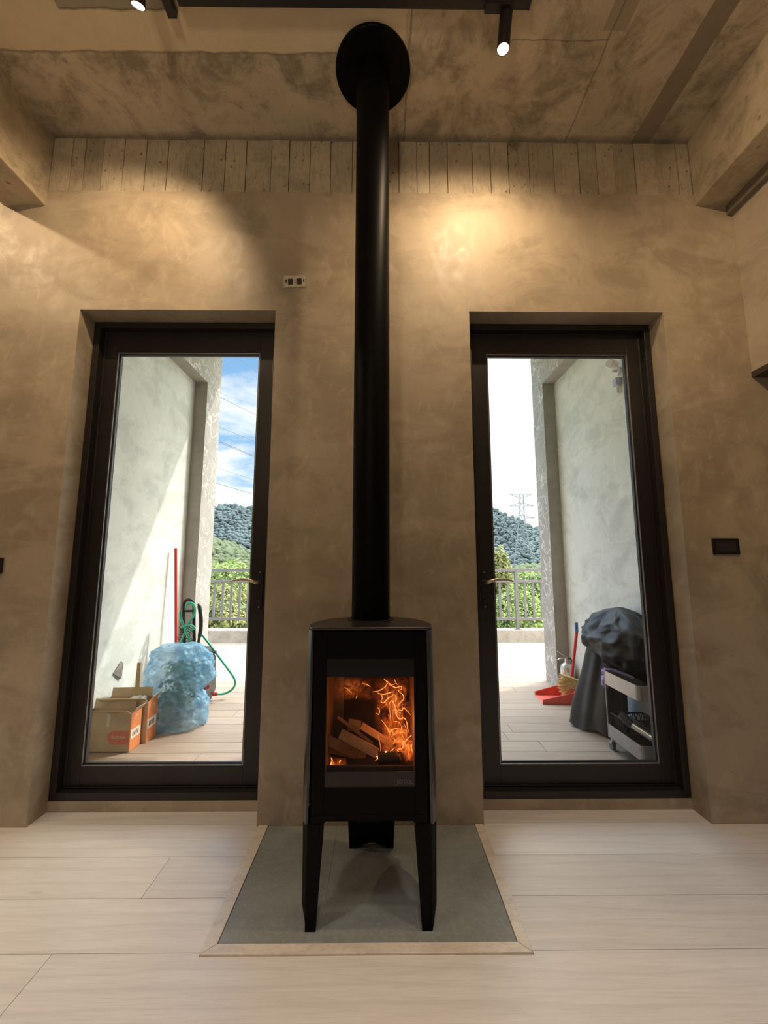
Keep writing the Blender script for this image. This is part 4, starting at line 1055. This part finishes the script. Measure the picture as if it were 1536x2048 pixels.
for (p, q, r, l) in cables:
    a, c = at(*p, y=58), at(*q, y=62); d_ = c-a; dn = d_/((q[0]-p[0])/70)
    pts = [a+dn*(-.9+.28*k)+Vector((0,0,.09*(k-6)**2*.05)) for k in range(12)]
    tag(MB().tube(pts, r, 5).build('power_cable', M_dark, None), l, 'cable', 'overhead power cables')

# ------------------------------------------------------------------ sky, sun, camera
wd = bpy.data.worlds.new('sky'); scene.world = wd; wd.use_nodes = True; nt = wd.node_tree; nt.nodes.clear()
def N(typ, ins=None, **p):
    nd = nt.nodes.new(typ)
    for k, v in p.items(): setattr(nd, k, v)
    for k, v in (ins or {}).items():
        if isinstance(v, bpy.types.NodeSocket): nt.links.new(v, nd.inputs[k])
        else: nd.inputs[k].default_value = v
    return nd
co = N('ShaderNodeTexCoord').outputs['Generated']
sep = N('ShaderNodeSeparateXYZ', {0: co}).outputs
zd = N('ShaderNodeMath', {0: sep[2], 1: .12}, operation='ADD').outputs[0]
prj = N('ShaderNodeCombineXYZ', {0: N('ShaderNodeMath', {0: sep[0], 1: zd}, operation='DIVIDE').outputs[0], 1: N('ShaderNodeMath', {0: sep[1], 1: zd}, operation='DIVIDE').outputs[0]}).outputs[0]
cl = N('ShaderNodeTexNoise', {'Vector': N('ShaderNodeMapping', {0: prj, 'Location': (1.7,.4,0), 'Scale': (1.,1.,1.)}).outputs[0], 'Scale': .95, 'Detail': 9., 'Roughness': .58, 'Distortion': .5}).outputs[0]
right = N('ShaderNodeMapRange', {0: sep[0], 1: -.30, 2: .18, 3: .02, 4: .22}).outputs[0]
hz = N('ShaderNodeMapRange', {0: sep[2], 1: .12, 2: .34, 3: .10, 4: 0.}).outputs[0]
cs_ = N('ShaderNodeMath', {0: N('ShaderNodeMath', {0: cl, 1: right}, operation='ADD').outputs[0], 1: hz}, operation='ADD').outputs[0]
r1 = N('ShaderNodeValToRGB', {0: cs_}); e = r1.color_ramp.elements; e[0].position = .46; e[0].color = (0,0,0,1); e[1].position = .58; e[1].color = (1,1,1,1)
grad = N('ShaderNodeValToRGB', {0: sep[2]}); e = grad.color_ramp.elements; e[0].position = .05; e[0].color = (.42,.64,.86,1); e[1].position = .6; e[1].color = (.15,.36,.70,1)
mx = N('ShaderNodeMix', data_type='RGBA'); nt.links.new(r1.outputs[0], mx.inputs[0]); nt.links.new(grad.outputs[0], mx.inputs[6]); mx.inputs[7].default_value = (.95,.955,.96,1)
zen = N('ShaderNodeMapRange', {0: sep[2], 1: .47, 2: .72, 3: 1., 4: 8.}, interpolation_type='SMOOTHSTEP').outputs[0]
glow = N('ShaderNodeMapRange', {0: sep[0], 1: .42, 2: .72, 3: 1., 4: 2.6}, interpolation_type='SMOOTHSTEP').outputs[0]
bg = N('ShaderNodeBackground', {0: mx.outputs[2], 1: N('ShaderNodeMath', {0: zen, 1: glow}, operation='MULTIPLY').outputs[0]}); nt.links.new(bg.outputs[0], N('ShaderNodeOutputWorld').inputs[0])

SL = bpy.data.lights.new('sun', 'SUN'); SL.energy = 2.1; SL.angle = math.radians(.6); SL.color = (1,.93,.82)
so = bpy.data.objects.new('sun', SL); COL.objects.link(so)
so.rotation_euler = Vector((-.56,-.36,-.69)).to_track_quat('-Z','Y').to_euler()

cam = bpy.data.cameras.new('camera'); co_ = bpy.data.objects.new('camera', cam); COL.objects.link(co_)
cam.sensor_fit = 'VERTICAL'; cam.sensor_height = 36; cam.lens = 806/2048*36; cam.clip_start = .05; cam.clip_end = 2000
co_.location = CAM; co_.rotation_euler = (PI/2+TH, 0, -PS)
scene.camera = co_
vs_ = scene.view_settings
vs_.view_transform = 'Standard'; vs_.look = 'None'; vs_.gamma = 1; vs_.exposure = .35; vs_.use_curve_mapping = False
cy = scene.cycles
cy.use_denoising = True
try: cy.denoiser = 'OPENIMAGEDENOISE'
except Exception: pass
cy.max_bounces = 10; cy.diffuse_bounces = 5; cy.glossy_bounces = 4; cy.transparent_max_bounces = 24; cy.transmission_bounces = 6
cy.caustics_reflective = False; cy.caustics_refractive = False; cy.sample_clamp_indirect = 6
